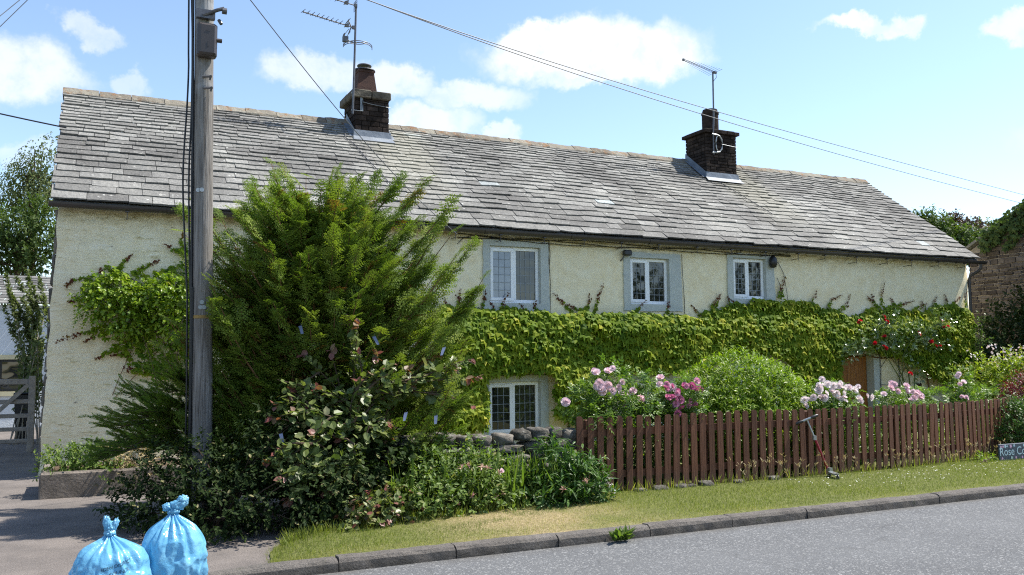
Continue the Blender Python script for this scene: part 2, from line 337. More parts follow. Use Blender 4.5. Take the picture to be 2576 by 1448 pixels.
col = ramp(nt, f1, [(.3, (.11, .099, .09)), (.55, (.18, .165, .15)), (.8, (.26, .245, .225))])
col = mixc(nt, 1., col, ramp(nt, f2, [(.3, (.7, .69, .68)), (.7, (1.12, 1.1, 1.08))]), 'MULTIPLY')
sk = nd(nt, 'ShaderNodeSeparateXYZ', Vector=p); dk_ = mth(nt, 'MULTIPLY', smooth(nt, sk.outputs[2], .10, .0), smooth(nt, noise(nt, p, 4., 6, .7), .3, .62)); col = mixc(nt, mth(nt, 'MULTIPLY', dk_, .75), col, (.055, .05, .042)); col = mixc(nt, mth(nt, 'MULTIPLY', smooth(nt, noise(nt, p, 9., 5, .7), .62, .72), .5), col, (.09, .10, .045))
out(nt, pbsdf(nt, col, .9, bumpn(nt, mth(nt, 'ADD', f1, mth(nt, 'MULTIPLY', noise(nt, p, 14., 4), 1.5)), .02), .25).outputs[0]); M['kerb'] = m_
m_, nt = mat('verge_turf'); p = pos(nt); f1 = noise(nt, p, 24., 6, .7); f2 = noise(nt, p, .9, 4); sx = nd(nt, 'ShaderNodeSeparateXYZ', Vector=p)
col = ramp(nt, f1, [(.3, (.08, .09, .03)), (.6, (.18, .19, .07)), (.8, (.26, .25, .11))])
dry = mth(nt, 'MULTIPLY', smooth(nt, mth(nt, 'ABSOLUTE', mth(nt, 'SUBTRACT', sx.outputs[0], 4.3)), 1.6, .4), smooth(nt, f2, .3, .6))
col = mixc(nt, dry, col, ramp(nt, f1, [(.3, (.2, .15, .08)), (.7, (.42, .34, .2))]))
out(nt, pbsdf(nt, col, .95, bumpn(nt, f1, .03), .1).outputs[0]); M['turf'] = m_
M['earth'] = simple('garden_earth_and_grass', (.16, .17, .06), (.11, .10, .05), .95, 5, .03, 20, .1)
M['soil'] = simple('dry_soil', (.14, .10, .065), (.06, .042, .028), .95, 8, .03, 20, .1)
m_, nt = mat('fieldstone'); p = pos(nt); t = tintn(nt)
col = ramp(nt, t, [(0, (.10, .095, .085)), (.5, (.16, .15, .135)), (1, (.23, .21, .185))])
col = mixc(nt, 1., col, ramp(nt, noise(nt, p, 12., 6, .7), [(.3, (.55, .54, .52)), (.7, (1.3, 1.28, 1.24))]), 'MULTIPLY')
col = mixc(nt, mth(nt, 'MULTIPLY', smooth(nt, noise(nt, p, 6., 5), .58, .7), .7), col, (.40, .39, .36))
out(nt, pbsdf(nt, col, .95, bumpn(nt, noise(nt, p, 18., 6, .7), .04), .15).outputs[0]); M['stone'] = m_
m_, nt = mat('barn_sandstone'); p = pos(nt); t = tintn(nt)
col = ramp(nt, t, [(0, (.06, .052, .05)), (.5, (.105, .092, .088)), (1, (.16, .143, .137))])
col = mixc(nt, 1., col, ramp(nt, noise(nt, p, 7., 6, .7), [(.3, (.65, .64, .63)), (.7, (1.25, 1.22, 1.2))]), 'MULTIPLY')
out(nt, pbsdf(nt, col, .95, bumpn(nt, noise(nt, p, 12., 5), .03), .15).outputs[0]); M['barn'] = m_
M['barnmortar'] = simple('pale_lime_mortar', (.34, .31, .28), (.24, .22, .2), .95, 6, .02, 30, .1)
M['trough'] = simple('old_concrete_trough', (.24, .205, .175), (.11, .095, .08), .92, 5, .02, 30, .2)
M['white'] = simple('white_limewash', (.66, .70, .74), (.58, .62, .66), .85, 3, .01, 20, .2)
M['cream'] = simple('cream_paint', (.62, .56, .36), (.55, .5, .32), .7, 5)
M['greywood'] = simple('silvered_timber', (.30, .27, .24), (.19, .165, .145), .85, 12, .006, 40, .2)
M['bark'] = simple('grey_brown_bark', (.14, .10, .07), (.06, .045, .033), .95, 12, .02, 40, .1)
M['twig'] = simple('red_brown_twig', (.20, .105, .05), (.10, .055, .03), .85, 12, 0, 1, .2)
M['paletwig'] = simple('pale_dead_twig', (.26, .23, .18), (.17, .145, .11), .85, 12, 0, 1, .2)
M['greenstem'] = simple('green_stem', (.12, .16, .05), (.08, .10, .03), .7, 12, 0, 1, .3)
M['cable'] = simple('black_cable', (.016, .016, .019), (.012, .012, .013), .5, 5)
M['wire'] = simple('grey_overhead_wire', (.16, .165, .18), (.11, .115, .13), .5, 5, 0, 1, .4)
# foliage
G = lambda *a: list(zip(np.linspace(0, 1, len(a)), a))
M['ivy'] = leafm('creeper_leaf', [(0, (.055, .12, .012)), (.35, (.14, .225, .016)), (.65, (.27, .335, .024)), (.87, (.50, .47, .06)), (.95, (.16, .06, .03)), (1, (.15, .045, .04))], .45, .6, .15)
M['yew'] = leafm('yew_needle', [(0, (.07, .115, .022)), (.35, (.13, .20, .03)), (.7, (.19, .255, .042)), (.88, (.25, .30, .055)), (.94, (.24, .13, .04)), (1, (.26, .12, .04))], .36, .6, .2)
M['crab'] = leafm('crab_leaf', [(0, (.07, .105, .035)), (.4, (.13, .175, .05)), (.75, (.20, .23, .075)), (.88, (.26, .25, .15)), (.93, (.25, .12, .10)), (1, (.22, .07, .06))], .35, .42, .4)
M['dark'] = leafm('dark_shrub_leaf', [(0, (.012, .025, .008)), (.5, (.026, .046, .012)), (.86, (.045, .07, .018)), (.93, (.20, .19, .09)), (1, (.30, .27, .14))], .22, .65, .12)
M['gloss'] = leafm('glossy_lance_leaf', [(0, (.03, .075, .015)), (.5, (.06, .13, .022)), (.85, (.11, .20, .03)), (1, (.19, .27, .05))], .34, .42, .3)
M['lime'] = leafm('bright_green_leaf', [(0, (.055, .12, .012)), (.4, (.17, .27, .022)), (.8, (.27, .36, .03)), (1, (.36, .43, .045))], .42, .4, .45)
M['herb'] = leafm('hedgerow_leaf', [(0, (.06, .11, .025)), (.4, (.12, .19, .038)), (.75, (.18, .25, .055)), (.92, (.21, .24, .07)), (1, (.33, .27, .13))], .38, .5, .35)
M['rose'] = leafm('rose_leaf', [(0, (.065, .13, .022)), (.5, (.13, .215, .04)), (.85, (.20, .29, .055)), (1, (.28, .33, .09))], .38, .4, .45)
M['roseg'] = leafm('glossy_rose_leaf', [(0, (.05, .10, .035)), (.5, (.10, .16, .06)), (1, (.17, .23, .10))], .22, .16, 1.0)
M['gold'] = leafm('golden_leaf', [(0, (.15, .22, .025)), (.5, (.26, .33, .04)), (.85, (.36, .39, .06)), (.95, (.36, .25, .10)), (1, (.50, .36, .30))], .42, .45, .35)
M['purple'] = leafm('purple_leaf', [(0, (.09, .022, .03)), (.5, (.18, .045, .06)), (1, (.30, .10, .11))], .3, .45, .4, (1.3, .6, .6))
M['tree'] = leafm('tree_leaf', [(0, (.045, .08, .022)), (.5, (.085, .13, .036)), (1, (.15, .195, .065))], .36, .6, .2)
M['birch'] = leafm('birch_leaf', [(0, (.08, .105, .042)), (.5, (.125, .155, .06)), (1, (.19, .215, .09))], .36, .6, .2)
M['copper'] = leafm('copper_leaf', [(0, (.045, .028, .03)), (.5, (.075, .045, .045)), (1, (.10, .075, .055))], .25, .5, .3)
M['grass'] = leafm('grass_blade', [(0, (.11, .15, .03)), (.35, (.20, .235, .052)), (.62, (.285, .295, .085)), (.8, (.40, .34, .155)), (1, (.55, .44, .25))], .4, .6, .2)
M['straw'] = leafm('straw_seedhead', [(0, (.34, .28, .15)), (1, (.52, .44, .27))], .3, .7, .2, (1, .9, .6))
def petal(name, a, b): return leafm(name, [(0, a), (1, b)], .3, .6, .2, (1.0, .85, .9))
M['pink'] = petal('pale_pink_petal', (.80, .58, .65), (.90, .78, .82)); M['blush'] = petal('blush_white_petal', (.82, .72, .74), (.92, .88, .87))
M['magenta'] = petal('magenta_petal', (.58, .16, .33), (.76, .42, .56)); M['red'] = leafm('red_petal', [(0, (.38, .006, .012)), (1, (.62, .015, .03))], .25, .5, .3, (1.2, .5, .5))
M['cream_petal'] = petal('cream_and_pink_petal', (.66, .30, .34), (.80, .66, .48)); M['whitep'] = petal('white_petal', (.74, .74, .70), (.84, .84, .8))

# ------------------------------------------------------------------ leaf shapes (side, tip, normal axes)
def tm(V, *F): return (np.array(V, float), [np.array(f) for f in F])
OVAL = tm([(0, 0, 0), (0, .5, -.05), (0, 1, -.1), (-.2, .28, .03), (-.24, .6, .02), (.2, .28, .03), (.24, .6, .02)], [(0, 1, 4, 3), (0, 5, 6, 1)], [(1, 2, 4), (1, 6, 2)])
ROUND = tm([(0, 0, 0), (0, .5, -.05), (0, 1, -.1), (-.33, .22, .03), (-.36, .62, .0), (.33, .22, .03), (.36, .62, 0)], [(0, 1, 4, 3), (0, 5, 6, 1)], [(1, 2, 4), (1, 6, 2)])
LANCE = tm([(0, 0, 0), (0, .5, .03), (0, 1, -.14), (-.11, .3, .04), (-.1, .66, .02), (.11, .3, .04), (.1, .66, .02)], [(0, 1, 4, 3), (0, 5, 6, 1)], [(1, 2, 4), (1, 6, 2)])
LOBED = tm([(0, .05, 0), (0, .45, .10), (0, 1.05, -.36), (-.42, .04, -.04), (-.64, .58, -.25), (-.2, .6, .0), (.42, .04, -.04), (.64, .58, -.25), (.2, .6, .0)],
           [(1, 0, 6), (1, 6, 7), (1, 7, 8), (1, 8, 2), (1, 2, 5), (1, 5, 4), (1, 4, 3), (1, 3, 0)])
BLADE = tm([(-.035, 0, 0), (.035, 0, 0), (.03, .5, .04), (-.03, .5, .04), (0, 1, .2)], [(0, 1, 2, 3)], [(3, 2, 4)])
def spray_tm(n=8, nl=.2, w=.05):
    V, Fq = [], []
    for i in range(n):
        y = .06 + .9 * i / n; l = nl * (1 - .55 * (i / n) ** 2)
        for sgn in (-1, 1):
            k = len(V); a = np.array([sgn * .72, .69, .02 * (i % 2)]); b = np.array([-.69 * sgn, .72, 0]) * w / 2
            p0 = np.array([0, y + .02 * sgn, 0]); V += [p0, p0 + a * l * .5 + b, p0 + a * l + np.array([0, 0, -.03]), p0 + a * l * .5 - b]; Fq.append((k, k + 1, k + 2, k + 3))
    k = len(V); V += [(0, .8, 0), (w * .5, .95, 0), (0, 1.12, -.03), (-w * .5, .95, 0)]; Fq.append((k, k + 1, k + 2, k + 3))
    return tm(V, Fq)
SPRAY = spray_tm(5, .30, .12)
def frond_tm():                                                      # a flat yew branchlet: side twigs set with needles
    V, Fq = [], []
    def twig(p, d, l, n, nl, w):
        sd = np.array([d[1], -d[0], 0])
        for i in range(n):
            y = (i + .6) / n; q = p + d * l * y + np.array([0, 0, -.10 * l * y * y])
            for sg in (-1, 1):
                k = len(V); a = nrm(d * .55 + sd * sg * .85) * nl * (1.1 - .5 * y); b = np.array([-a[1], a[0], 0]) / nl * w * .5; z = np.array([0, 0, .012 * sg * (-1) ** i]); V.extend([q, q + a * .5 + b + z, q + a + (0, 0, -.012), q + a * .5 - b + z]); Fq.append((k, k + 1, k + 2, k + 3))
    twig(np.array([0, .25, 0.]), np.array([0, 1., 0]), .85, 6, .12, .07)
    for i in range(6):
        y = .12 + .14 * i; l = .44 * (1 - .62 * (i / 6) ** 1.5)
        for sg in (-1, 1): an = .95 - .05 * i + .12 * sg * (-1) ** i; twig(np.array([0, y, 0.]), np.array([sg * math.sin(an), math.cos(an), 0.]), l, 4, .11, .062)
    return tm(V, Fq)
FROND = frond_tm()
def pinn_tm():                                                       # a rose leaf: five leaflets on a stalk
    V, Q, T = [], [], []
    for (bx, by, ax, ay, l) in ((0, .62, 0, 1, .42), (0, .5, .85, .5, .36), (0, .5, -.85, .5, .36), (0, .24, .9, .4, .32), (0, .24, -.9, .4, .32)):
        k = len(V); a = nrm([ax, ay, 0]); sd = np.array([a[1], -a[0], 0])
        for (u, v, w) in OVAL[0]: V.append(np.array([bx, by, 0]) + l * (sd * u * 1.15 + a * v) + np.array([0, 0, w * l]))
        Q += [(k, k + 1, k + 4, k + 3), (k, k + 5, k + 6, k + 1)]; T += [(k + 1, k + 2, k + 4), (k + 1, k + 6, k + 2)]
    return tm(V, Q, T)
PINN = pinn_tm()
def flower_tm(n1=6, n2=5, n3=4):                                     # a full rose: three whorls of cupped petals, axis = normal
    V, Q = [], []
    for n, r0, r1, z0, z1, w, off in ((n1, .1, .52, .0, .18, .30, 0), (n2, .08, .36, .05, .34, .24, .4), (n3, .05, .2, .1, .42, .16, .2)):
        for i in range(n):
            th = 2 * math.pi * (i + off) / n; e = np.array([math.cos(th), math.sin(th), 0]); s_ = np.array([-e[1], e[0], 0]); k = len(V)
            V += [e * r0 - s_ * w * .4 + (0, 0, z0), e * r0 + s_ * w * .4 + (0, 0, z0), e * r1 * .85 + s_ * w + (0, 0, z1 * .7), e * r1 * 1.02 + (0, 0, z1 * 1.05), e * r1 * .85 - s_ * w + (0, 0, z1 * .7)]
            Q.append((k, k + 1, k + 2, k + 3, k + 4))
    return tm(V, Q)
FLOWER = flower_tm()

# ------------------------------------------------------------------ ground, road, kerb, verge
def sheet(name, P, m, t=.5, kind='structure', sm=True):
    return MB().grid(np.array(P), t).build(name, m, smooth=sm, kind=kind)
def gridxy(xs, ys, zf): X, Y = np.meshgrid(xs, ys, indexing='ij'); return np.stack([X, Y, zf(X, Y)], -1)
sheet('ground', gridxy(np.linspace(-400, 400, 9), np.linspace(-400, 400, 9), lambda x, y: x * 0 - .03), M['earth'])
sheet('road', gridxy(np.linspace(-60, 90, 40), np.linspace(-2.5, 7.4, 12), lambda x, y: x * 0 + .0), M['road'])
sheet('driveway', gridxy(np.linspace(-14, 2.6, 30), np.linspace(7.41, 34, 50), lambda x, y: .004 + .02 * fbm(np.stack([x, y, x * 0], -1) * .6)), M['drive'])
def verge_z(x, y):
    e = np.clip((x - 1.45) / .6, 0, 1); return .012 + e * (.085 + .015 * (fbm(np.stack([x, y, x * 0], -1) * 1.7) - .5) - .02 * np.clip((y - 8) / 1.7, 0, 1))
def verge_left(y): return 1.55 + .75 * np.clip((y - 8.3) / 1.4, 0, 1) - .12 * np.clip((8.2 - y) / .6, 0, 1)
ys = np.linspace(7.53, 10.6, 26); u = np.linspace(0, 1, 150) ** 1.6
P = np.array([[(verge_left(y) + (34 - verge_left(y)) * k, y, 0) for y in ys] for k in u]); P[..., 2] = verge_z(P[..., 0], P[..., 1])
sheet('verge', P, M['turf'])
sheet('garden', gridxy(np.linspace(2.7, 34, 60), np.linspace(9.75, 24, 30), lambda x, y: .075 + .03 * fbm(np.stack([x, y, x * 0], -1))), M['earth'])
kb = MB(); x = .35; joints = [.9, 1.96, 3.02, 4.06, 5.1, 6.14, 7.18, 8.23, 9.3, 10.43]
joints += [joints[-1] + 1.04 * k for k in range(1, 24)]; x0 = -.15
kprof = [(0, -.1), (.004, .07), (.022, .098), (.05, .108), (.15, .106), (.16, -.1)]
for x1 in joints:
    n = 9; xs = np.linspace(x0 + .006, x1 - .006, n); P = np.array([[(xx, 7.4 + a, b) for a, b in kprof] for xx in xs])
    P += rng.uniform(-.004, .004, P.shape) * (1, 1, 1); P[:, :, 2] += rng.uniform(-.006, .006); P[:, :, 1] += rng.uniform(-.006, .006)
    P[:, :, 2] -= np.clip((1.3 - P[:, :, 0]) * .06, 0, .09)
    kb.grid(P[::-1]); nn = len(kprof); kb.add(P[0], [tuple(range(nn))]); kb.add(P[-1], [tuple(range(nn - 1, -1, -1))]); x0 = x1
kb.build('kerb', M['kerb'], kind='structure')
gm = MB(); gm.box((-.15, 7.435, -.15), (34, 7.53, .02)); gm.build('kerb_bed', M['kerb'], kind='structure')

# ------------------------------------------------------------------ the cottage
XL, XR, YE, DR, RR = -.551, 21.66, 15.67, 3.773, 2.873; ZE = CZ + 2.65; YW = 15.87; LS = math.hypot(DR, RR)
ES = np.array([0, DR, RR]) / LS; EN = np.array([0, -RR, DR]) / LS
def sag(x, s): q = np.stack([x * .33, s * .55, x * 0], -1); return .085 * (fbm(q, 2, 3) - .5) * np.clip(s / .8, .15, 1) * np.clip((LS - s) / .6, .3, 1)
def roofP(x, s, n):
    x, s, n = np.broadcast_arrays(*(np.asarray(v, float) for v in (x, s, n)))
    return np.stack([x, x * 0 + YE, x * 0 + ZE], -1) + s[..., None] * ES + (n + sag(x, s))[..., None] * EN
house = thing('cottage', (-.6, YW, 0), 'long cream rendered cottage with grey stone slate roof and two dark chimneys', 'cottage')
OPEN = [(7.20, 8.35, 2.92, 4.07), (10.54, 11.57, 2.965, 3.98), (13.37, 14.34, 3.15, 4.10), (7.16, 8.32, .29, 1.34), (10.43, 11.52, .33, 1.30), (13.5, 14.7, .45, 1.66), (16.6, 17.77, -.12, 1.825)]
def cuts(lo, hi, step, must):
    v = sorted(set([lo, hi] + [m_ for m_ in must if lo < m_ < hi])); o = []
    for a, b in zip(v[:-1], v[1:]): o += list(np.linspace(a, b, max(1, int(round((b - a) / step))) + 1)[:-1])
    return np.array(o + [hi])
xs = cuts(-.6, 21.56, .16, [q for o in OPEN for q in o[:2]]); zs = cuts(-.12, 4.46, .14, [q for o in OPEN for q in o[2:]])
Xg, Zg = np.meshgrid(xs, zs, indexing='ij')
near = np.ones_like(Xg)
for a, b, c, d in OPEN: near = np.minimum(near, np.clip(np.maximum(np.maximum(a - Xg, Xg - b), np.maximum(c - Zg, Zg - d)) / .25, 0, 1))
lf = np.clip((6 - Xg) / 2, .35, 1); q = np.stack([Xg * 1.3, Zg * 2.6, Xg * 0], -1)
dy = (.15 * (fbm(q, 3, 21) - .5) * lf + .05 * (fbm(q * .35, 2, 9) - .5)) * near
Yg = YW + dy + .2 * np.clip((Xg - 21.25) / .31, 0, 1) ** 2.2 * .5
Xb = Xg + np.where(Xg < .4, (-.02 + .15 * Zg / 4.4 + .05 * (fbm(np.stack([Zg * 3, Zg * 0, Zg * 0], -1), 2, 4) - .5)) * np.clip((.4 - Xg) / 1., 0, 1), 0)
cx, cz = (Xg[:-1, :-1] + Xg[1:, 1:]) / 2, (Zg[:-1, :-1] + Zg[1:, 1:]) / 2; keep = np.ones(cx.shape, bool)
for a, b, c, d in OPEN: keep &= ~((cx > a) & (cx < b) & (cz > c) & (cz < d))
wm = MB(); wm.grid(np.stack([Xb, Yg, Zg], -1), .5, keep)
yb = 23.1                                                              # gables and back
for i in (0, -1):
    e = np.stack([Xb[i], Yg[i], Zg[i]], -1); b = e.copy(); b[:, 1] = yb; k = wm.n; n = len(e)
    wm.add(np.concatenate([e, b]), [((j, j + 1, n + j + 1, n + j) if i else (j, n + j, n + j + 1, j + 1)) for j in range(n - 1)])
    xg = e[-1, 0]; wm.add([(xg, e[-1, 1], 4.46), (xg, yb, 4.46), (xg, YE + DR, 7.2)], [(0, 1, 2)])
wm.add([(-.5, yb, -.1), (21.5, yb, -.1), (21.5, yb, 4.5), (-.5, yb, 4.5)], [(0, 1, 2, 3)])
for a, b, c, d in OPEN[6:]:                                            # plastered reveals of the doorway
    y1 = YW + (.24 if d < 2 and a > 16 else .15)
    wm.add([(a, YW - .01, c), (b, YW - .01, c), (b, YW - .01, d), (a, YW - .01, d), (a, y1, c), (b, y1, c), (b, y1, d), (a, y1, d)], [(0, 4, 5, 1), (1, 5, 6, 2), (2, 6, 7, 3), (3, 7, 4, 0)])
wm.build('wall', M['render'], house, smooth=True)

# roof
rb = MB(); s = 0.; row = 0; rows = []
while s < LS - .06:
    ex = .272 - .150 * (s / LS) ** .8; rows.append((s, ex)); s += ex
for row, (s0, ex) in enumerate(rows):
    x = XL - .02 + rng.uniform(-.03, .03); fr = 1 - s0 / LS
    while x < XR - .02:
        w = rng.uniform(.22, .44) + fr * rng.uniform(.02, .30); w = min(w, XR + .03 - x)
        if XR + .03 - x - w < .15: w = XR + .03 - x
        g = rng.uniform(.004, .012); a, b = x + g / 2, x + w - g / 2; th = rng.uniform(.024, .038); nl = .043 + rng.uniform(-.008, .014)
        dv = rng.uniform(-.018, .012); tl = rng.uniform(-.016, .016); up = s0 + 1.9 * ex if s0 + 1.9 * ex < LS else LS + .02
        us = np.array([0, .33, .67, 1]); lx = a + (b - a) * us; ls = s0 + dv + tl * (us - .5) + rng.uniform(-.008, .008, 4)
        ch = rng.uniform(0, .03, 2) * (rng.random(2) < .2); ls[0] += ch[0]; ls[3] += ch[1]
        if row == 0: ls = np.maximum(ls, -.02)
        tw = rng.uniform(-.006, .006)
        nt_ = nl + tw * (us - .5)
        V = np.concatenate([roofP(lx, ls, nt_), roofP(lx, ls, nt_ - th), roofP([b, a], [up, up], [.002, .002]), roofP([b, a], [up, up], [-.012, -.012])])
        hm = vnoise(np.array([x * .5, s0 * .5, 0]), 5)
        tn = np.clip(.5 + .16 * rng.normal() + .4 * (hm - .5), .02, .94)
        if rng.random() < .004: tn = 1.
        rb.add(V, [(0, 1, 2, 3, 8, 9), (4, 5, 1, 0), (5, 6, 2, 1), (6, 7, 3, 2), (4, 0, 9, 11), (3, 7, 10, 8)], tn); x += w
xs = np.linspace(XL, XR, 60); ss = np.linspace(-.01, LS, 8); X, Sg = np.meshgrid(xs, ss, indexing='ij')
rb.grid(roofP(X, Sg, X * 0 - .035), .1)
rb.add([(XL, YE + DR, ZE + RR), (XR, YE + DR, ZE + RR), (XR, 23.3, ZE - .1), (XL, 23.3, ZE - .1)], [(0, 1, 2, 3)], .5)
rb.build('roof', M['slate'], house); roof = bpy.data.objects['roof']
x = XL - .03; rd = MB(); pr = np.array([(-.235, -.155), (-.215, -.105), (-.07, .028), (0, .045), (.07, .028), (.215, -.105), (.235, -.155)])
while x < XR:
    w = min(rng.uniform(.42, .75), XR + .02 - x)
    if w < .12: break
    oz = float(sag(np.array(x), np.array(LS - .1))) + rng.uniform(-.008, .010); k = 6
    P = np.array([[(xx, YE + DR + a + rng.uniform(-.008, .008), ZE + RR + b + oz + rng.uniform(-.012, .012)) for a, b in pr] for xx in np.linspace(x + .006, x + w - .006, k)])
    t = rng.random(); rd.grid(P[::-1], t); rd.add(P[0], [tuple(range(7))], t); rd.add(P[-1], [tuple(range(6, -1, -1))], t); x += w
rd.build('ridge', M['ridge'], roof)

# chimneys
def chimney(x0, x1, y0, y1, z0, z1, capz, style):
    cm = MB(); cm.box((x0 + .02, y0 + .02, z0), (x1 - .02, y1 - .02, z1), .2); z = z0; r = 0
    ch = .118 if style == 1 else .092
    while z < z1 - .02:
        hgt = min(ch + rng.uniform(-.012, .012), z1 - z); off = rng.uniform(.05, .3); e = .008
        pr_ = 0.0
        if style == 2 and .20 > z1 - z > .10: pr_ = .075
        def run(lo, hi):
            q, o = lo, []
            while q < hi - .03:
                w = rng.uniform(.16, .34) if q > lo else rng.choice([.14, .26]); q2 = min(hi, q + w)
                if hi - q2 < .08: q2 = hi
                o.append((q, q2)); q = q2
            return o
        for a, b in run(x0, x1):
            for ya, yb_ in ((y0 - pr_, y0 + .06), (y1 - .06, y1 + pr_)): cm.bbox((a + e - (pr_ if a == x0 else 0), ya + rng.uniform(-.006, .006), z + e), (b - e + (pr_ if b == x1 else 0), yb_, z + hgt - e * .5), .008, rng.random())
        for a, b in run(y0 + .065, y1 - .065):
            for xa, xb in ((x0 - pr_, x0 + .06), (x1 - .06, x1 + pr_)): cm.bbox((xa + rng.uniform(-.006, .006), a + e, z + e), (xb, b - e, z + hgt - e * .5), .008, rng.random())
        z += hgt; r += 1
    c = cm.build('chimney', M['soot'], house)
    f = MB(); yr = (z0 - ZE) / RR
    sl = RR / DR
    def zr(y): return ZE + (y - YE) * sl if y < YE + DR else ZE + RR - (y - YE - DR) * sl
    f.add([(x0 - .03, y0 - .012, zr(y0) + .20), (x1 + .03, y0 - .012, zr(y0) + .20), (x1 + .05, y0 - .03, zr(y0) + .055), (x0 - .05, y0 - .03, zr(y0) + .055), (x1 + .09, y0 - .19, zr(y0 - .19) + .075), (x0 - .09, y0 - .19, zr(y0 - .19) + .075)], [(0, 3, 2, 1), (3, 5, 4, 2)])
    for xa, sg in ((x0, -1), (x1, 1)):
        ysf = np.linspace(y0 - .02, min(YE + DR, y1), 6); P = np.array([[(xa + sg * .014, y, zr(y) + .2), (xa + sg * .02, y, zr(y) + .06), (xa + sg * .13, y, zr(y) + .06)] for y in ysf]); f.grid(P if sg > 0 else P[:, ::-1])
    f.build('flashing', M['flash'], c)
    if style == 1:
        cp = MB(); k = 0
        for a, b in ((x0 - .09, x0 + .36), (x0 + .365, x1 + .03)):
            for ya, yb_ in ((y0 - .07, y0 + .48), (y0 + .486, y1 + .08)): cp.bbox((a, ya, z1 + .003), (b, yb_, capz + rng.uniform(-.012, .012)), .025, .5, .008)
        cp.build('cap', M['capstone'], c)
    else:
        cp = MB(); cp.box((x0 + .03, y0 + .03, z1), (x1 - .03, y1 - .03, z1 + .02)); cp.build('cap', M['capstone'], c)
    return c
c1 = chimney(5.245, 6.03, 18.72, 19.70, 6.45, 7.655, 7.84, 1)
c2 = chimney(14.83, 15.87, 18.53, 19.42, 6.3, 7.965, 7.98, 2)
pt = MB(); px_, py_ = 5.58, 19.2
sq = lambda r, z: [(px_ - r, py_ - r, z), (px_ + r, py_ - r, z), (px_ + r, py_ + r, z), (px_ - r, py_ + r, z)]
V = np.array(sq(.245, 7.84) + sq(.235, 7.9) + sq(.18, 8.36) + sq(.195, 8.37) + sq(.195, 8.42) + sq(.12, 8.42)); pt.add(V, [(k * 4 + i, k * 4 + (i + 1) % 4, k * 4 + 4 + (i + 1) % 4, k * 4 + 4 + i) for k in range(5) for i in range(4)])
pt.build('chimney_pot', M['terra'], c1)
cw = MB(); cw.lathe([(.0, 8.585), (.15, 8.585), (.17, 8.565), (.165, 8.55), (0, 8.555)], (px_, py_, 0)); cw.lathe([(.0, 8.50), (.12, 8.50), (.25, 8.455), (.255, 8.435), (.16, 8.43), (.13, 8.40)], (px_, py_, 0))
for a in range(4): cw.tube([(px_ + .12 * math.cos(a * 1.57 + .5), py_ + .12 * math.sin(a * 1.57 + .5), 8.46), (px_ + .12 * math.cos(a * 1.57 + .5), py_ + .12 * math.sin(a * 1.57 + .5), 8.56)], .01)
cw.build('cowl', M['mast'], c1)
pt = MB(); pt.lathe([(.255, 7.95), (.255, 8.02), (.225, 8.06), (.225, 8.5), (.24, 8.505), (.24, 8.56), (.215, 8.57), (.20, 8.64), (.12, 8.66), (0, 8.665)], (15.36, 18.98, 0), 28); pt.build('chimney_pot', M['soot'], c2, smooth=False)

# gutter, brackets, downpipe, eaves cables
g = MB(); n = 90; xs = np.linspace(XL - .06, XR + .22, n); yc, rg = YE - .035, .066
zc = ZE - .075 + .018 * (vnoise(np.stack([xs * .5, xs * 0, xs * 0], -1), 8) - .5) - .0008 * (xs - 10)
th = np.linspace(math.pi, 2 * math.pi, 9); P = np.array([[(x, yc + rg * math.cos(a), z + rg * math.sin(a) * 1.25 + .02) for a in th] + [(x, yc + (rg - .008) * math.cos(a), z + (rg - .008) * math.sin(a) * 1.25 + .02) for a in th[::-1]] for x, z in zip(xs, zc)])
g.grid(P)
for i in (0, -1): g.add(P[i][:9], [tuple(range(9)) if i else tuple(range(8, -1, -1))])
for x in np.arange(1.2, XR, 1.95):                                      # union collars
    z = float(np.interp(x, xs, zc)); q = np.array([[(xx, yc + (rg + .008) * math.cos(a), z + (rg + .008) * math.sin(a) * 1.25 + .02) for a in th] for xx in (x - .05, x + .05)]); g.grid(q)
gut = g.build('gutter', M['gutter'], house, smooth=False)
for x in list(np.arange(.5, 2.5, 1.0)) + list(np.arange(6.3, 21.4, .98)):
    z = float(np.interp(x, xs, zc)) - .08; b = MB(); x += rng.uniform(-.08, .08); zz = z - .1 + rng.uniform(-.02, .02)
    b.tube([(x, YW + .02, zz), (x, YW - .12, zz + .005), (x, yc, zz + .01)], .008); b.tube([(x, yc, zz - .03), (x, yc, z + .02)], .007); b.box((x - .03, yc - .03, z + .0), (x + .03, yc + .05, z + .018)); b.build('gutter_bracket', M['gutter'], gut)
dp = MB(); xd = XR + .02; dp.tube([(xd, yc, zc[-1] - .06), (xd, yc, zc[-1] - .16), (xd - .02, yc + .06, zc[-1] - .24), (xd - .13, YW - .0, zc[-1] - .36), (xd - .15, YW + .02, zc[-1] - .46), (xd - .15, YW + .02, 0)], .04, 10)
for z in (3.75, 2.4, 1.0): dp.tube([(xd - .15, YW + .02, z), (xd - .15, YW + .02, z + .05)], .05, 10)
dp.build('downpipe', M['gutter'], house, smooth=True)
cb = MB()
for z0, am, ph in ((4.20, .03, 0), (4.165, .02, 2), (4.235, .025, 4)):
    xs_ = np.linspace(6.5, 15.1, 70); cb.tube(np.stack([xs_, YW - .05 + 0 * xs_ + .012 * np.sin(xs_ * 3 + ph), z0 + am * np.sin(xs_ * 1.7 + ph) + .02 * vnoise(np.stack([xs_ * 3, xs_ * 0, xs_ * 0], -1), int(ph))], -1), .008, 5)
def wallwire(pts, y=YW - .02): cb.tube(np.array([(lambda q: (q[0], q[1], q[2]))(onY(a, b, y)) for a, b in pts]), .006, 5)
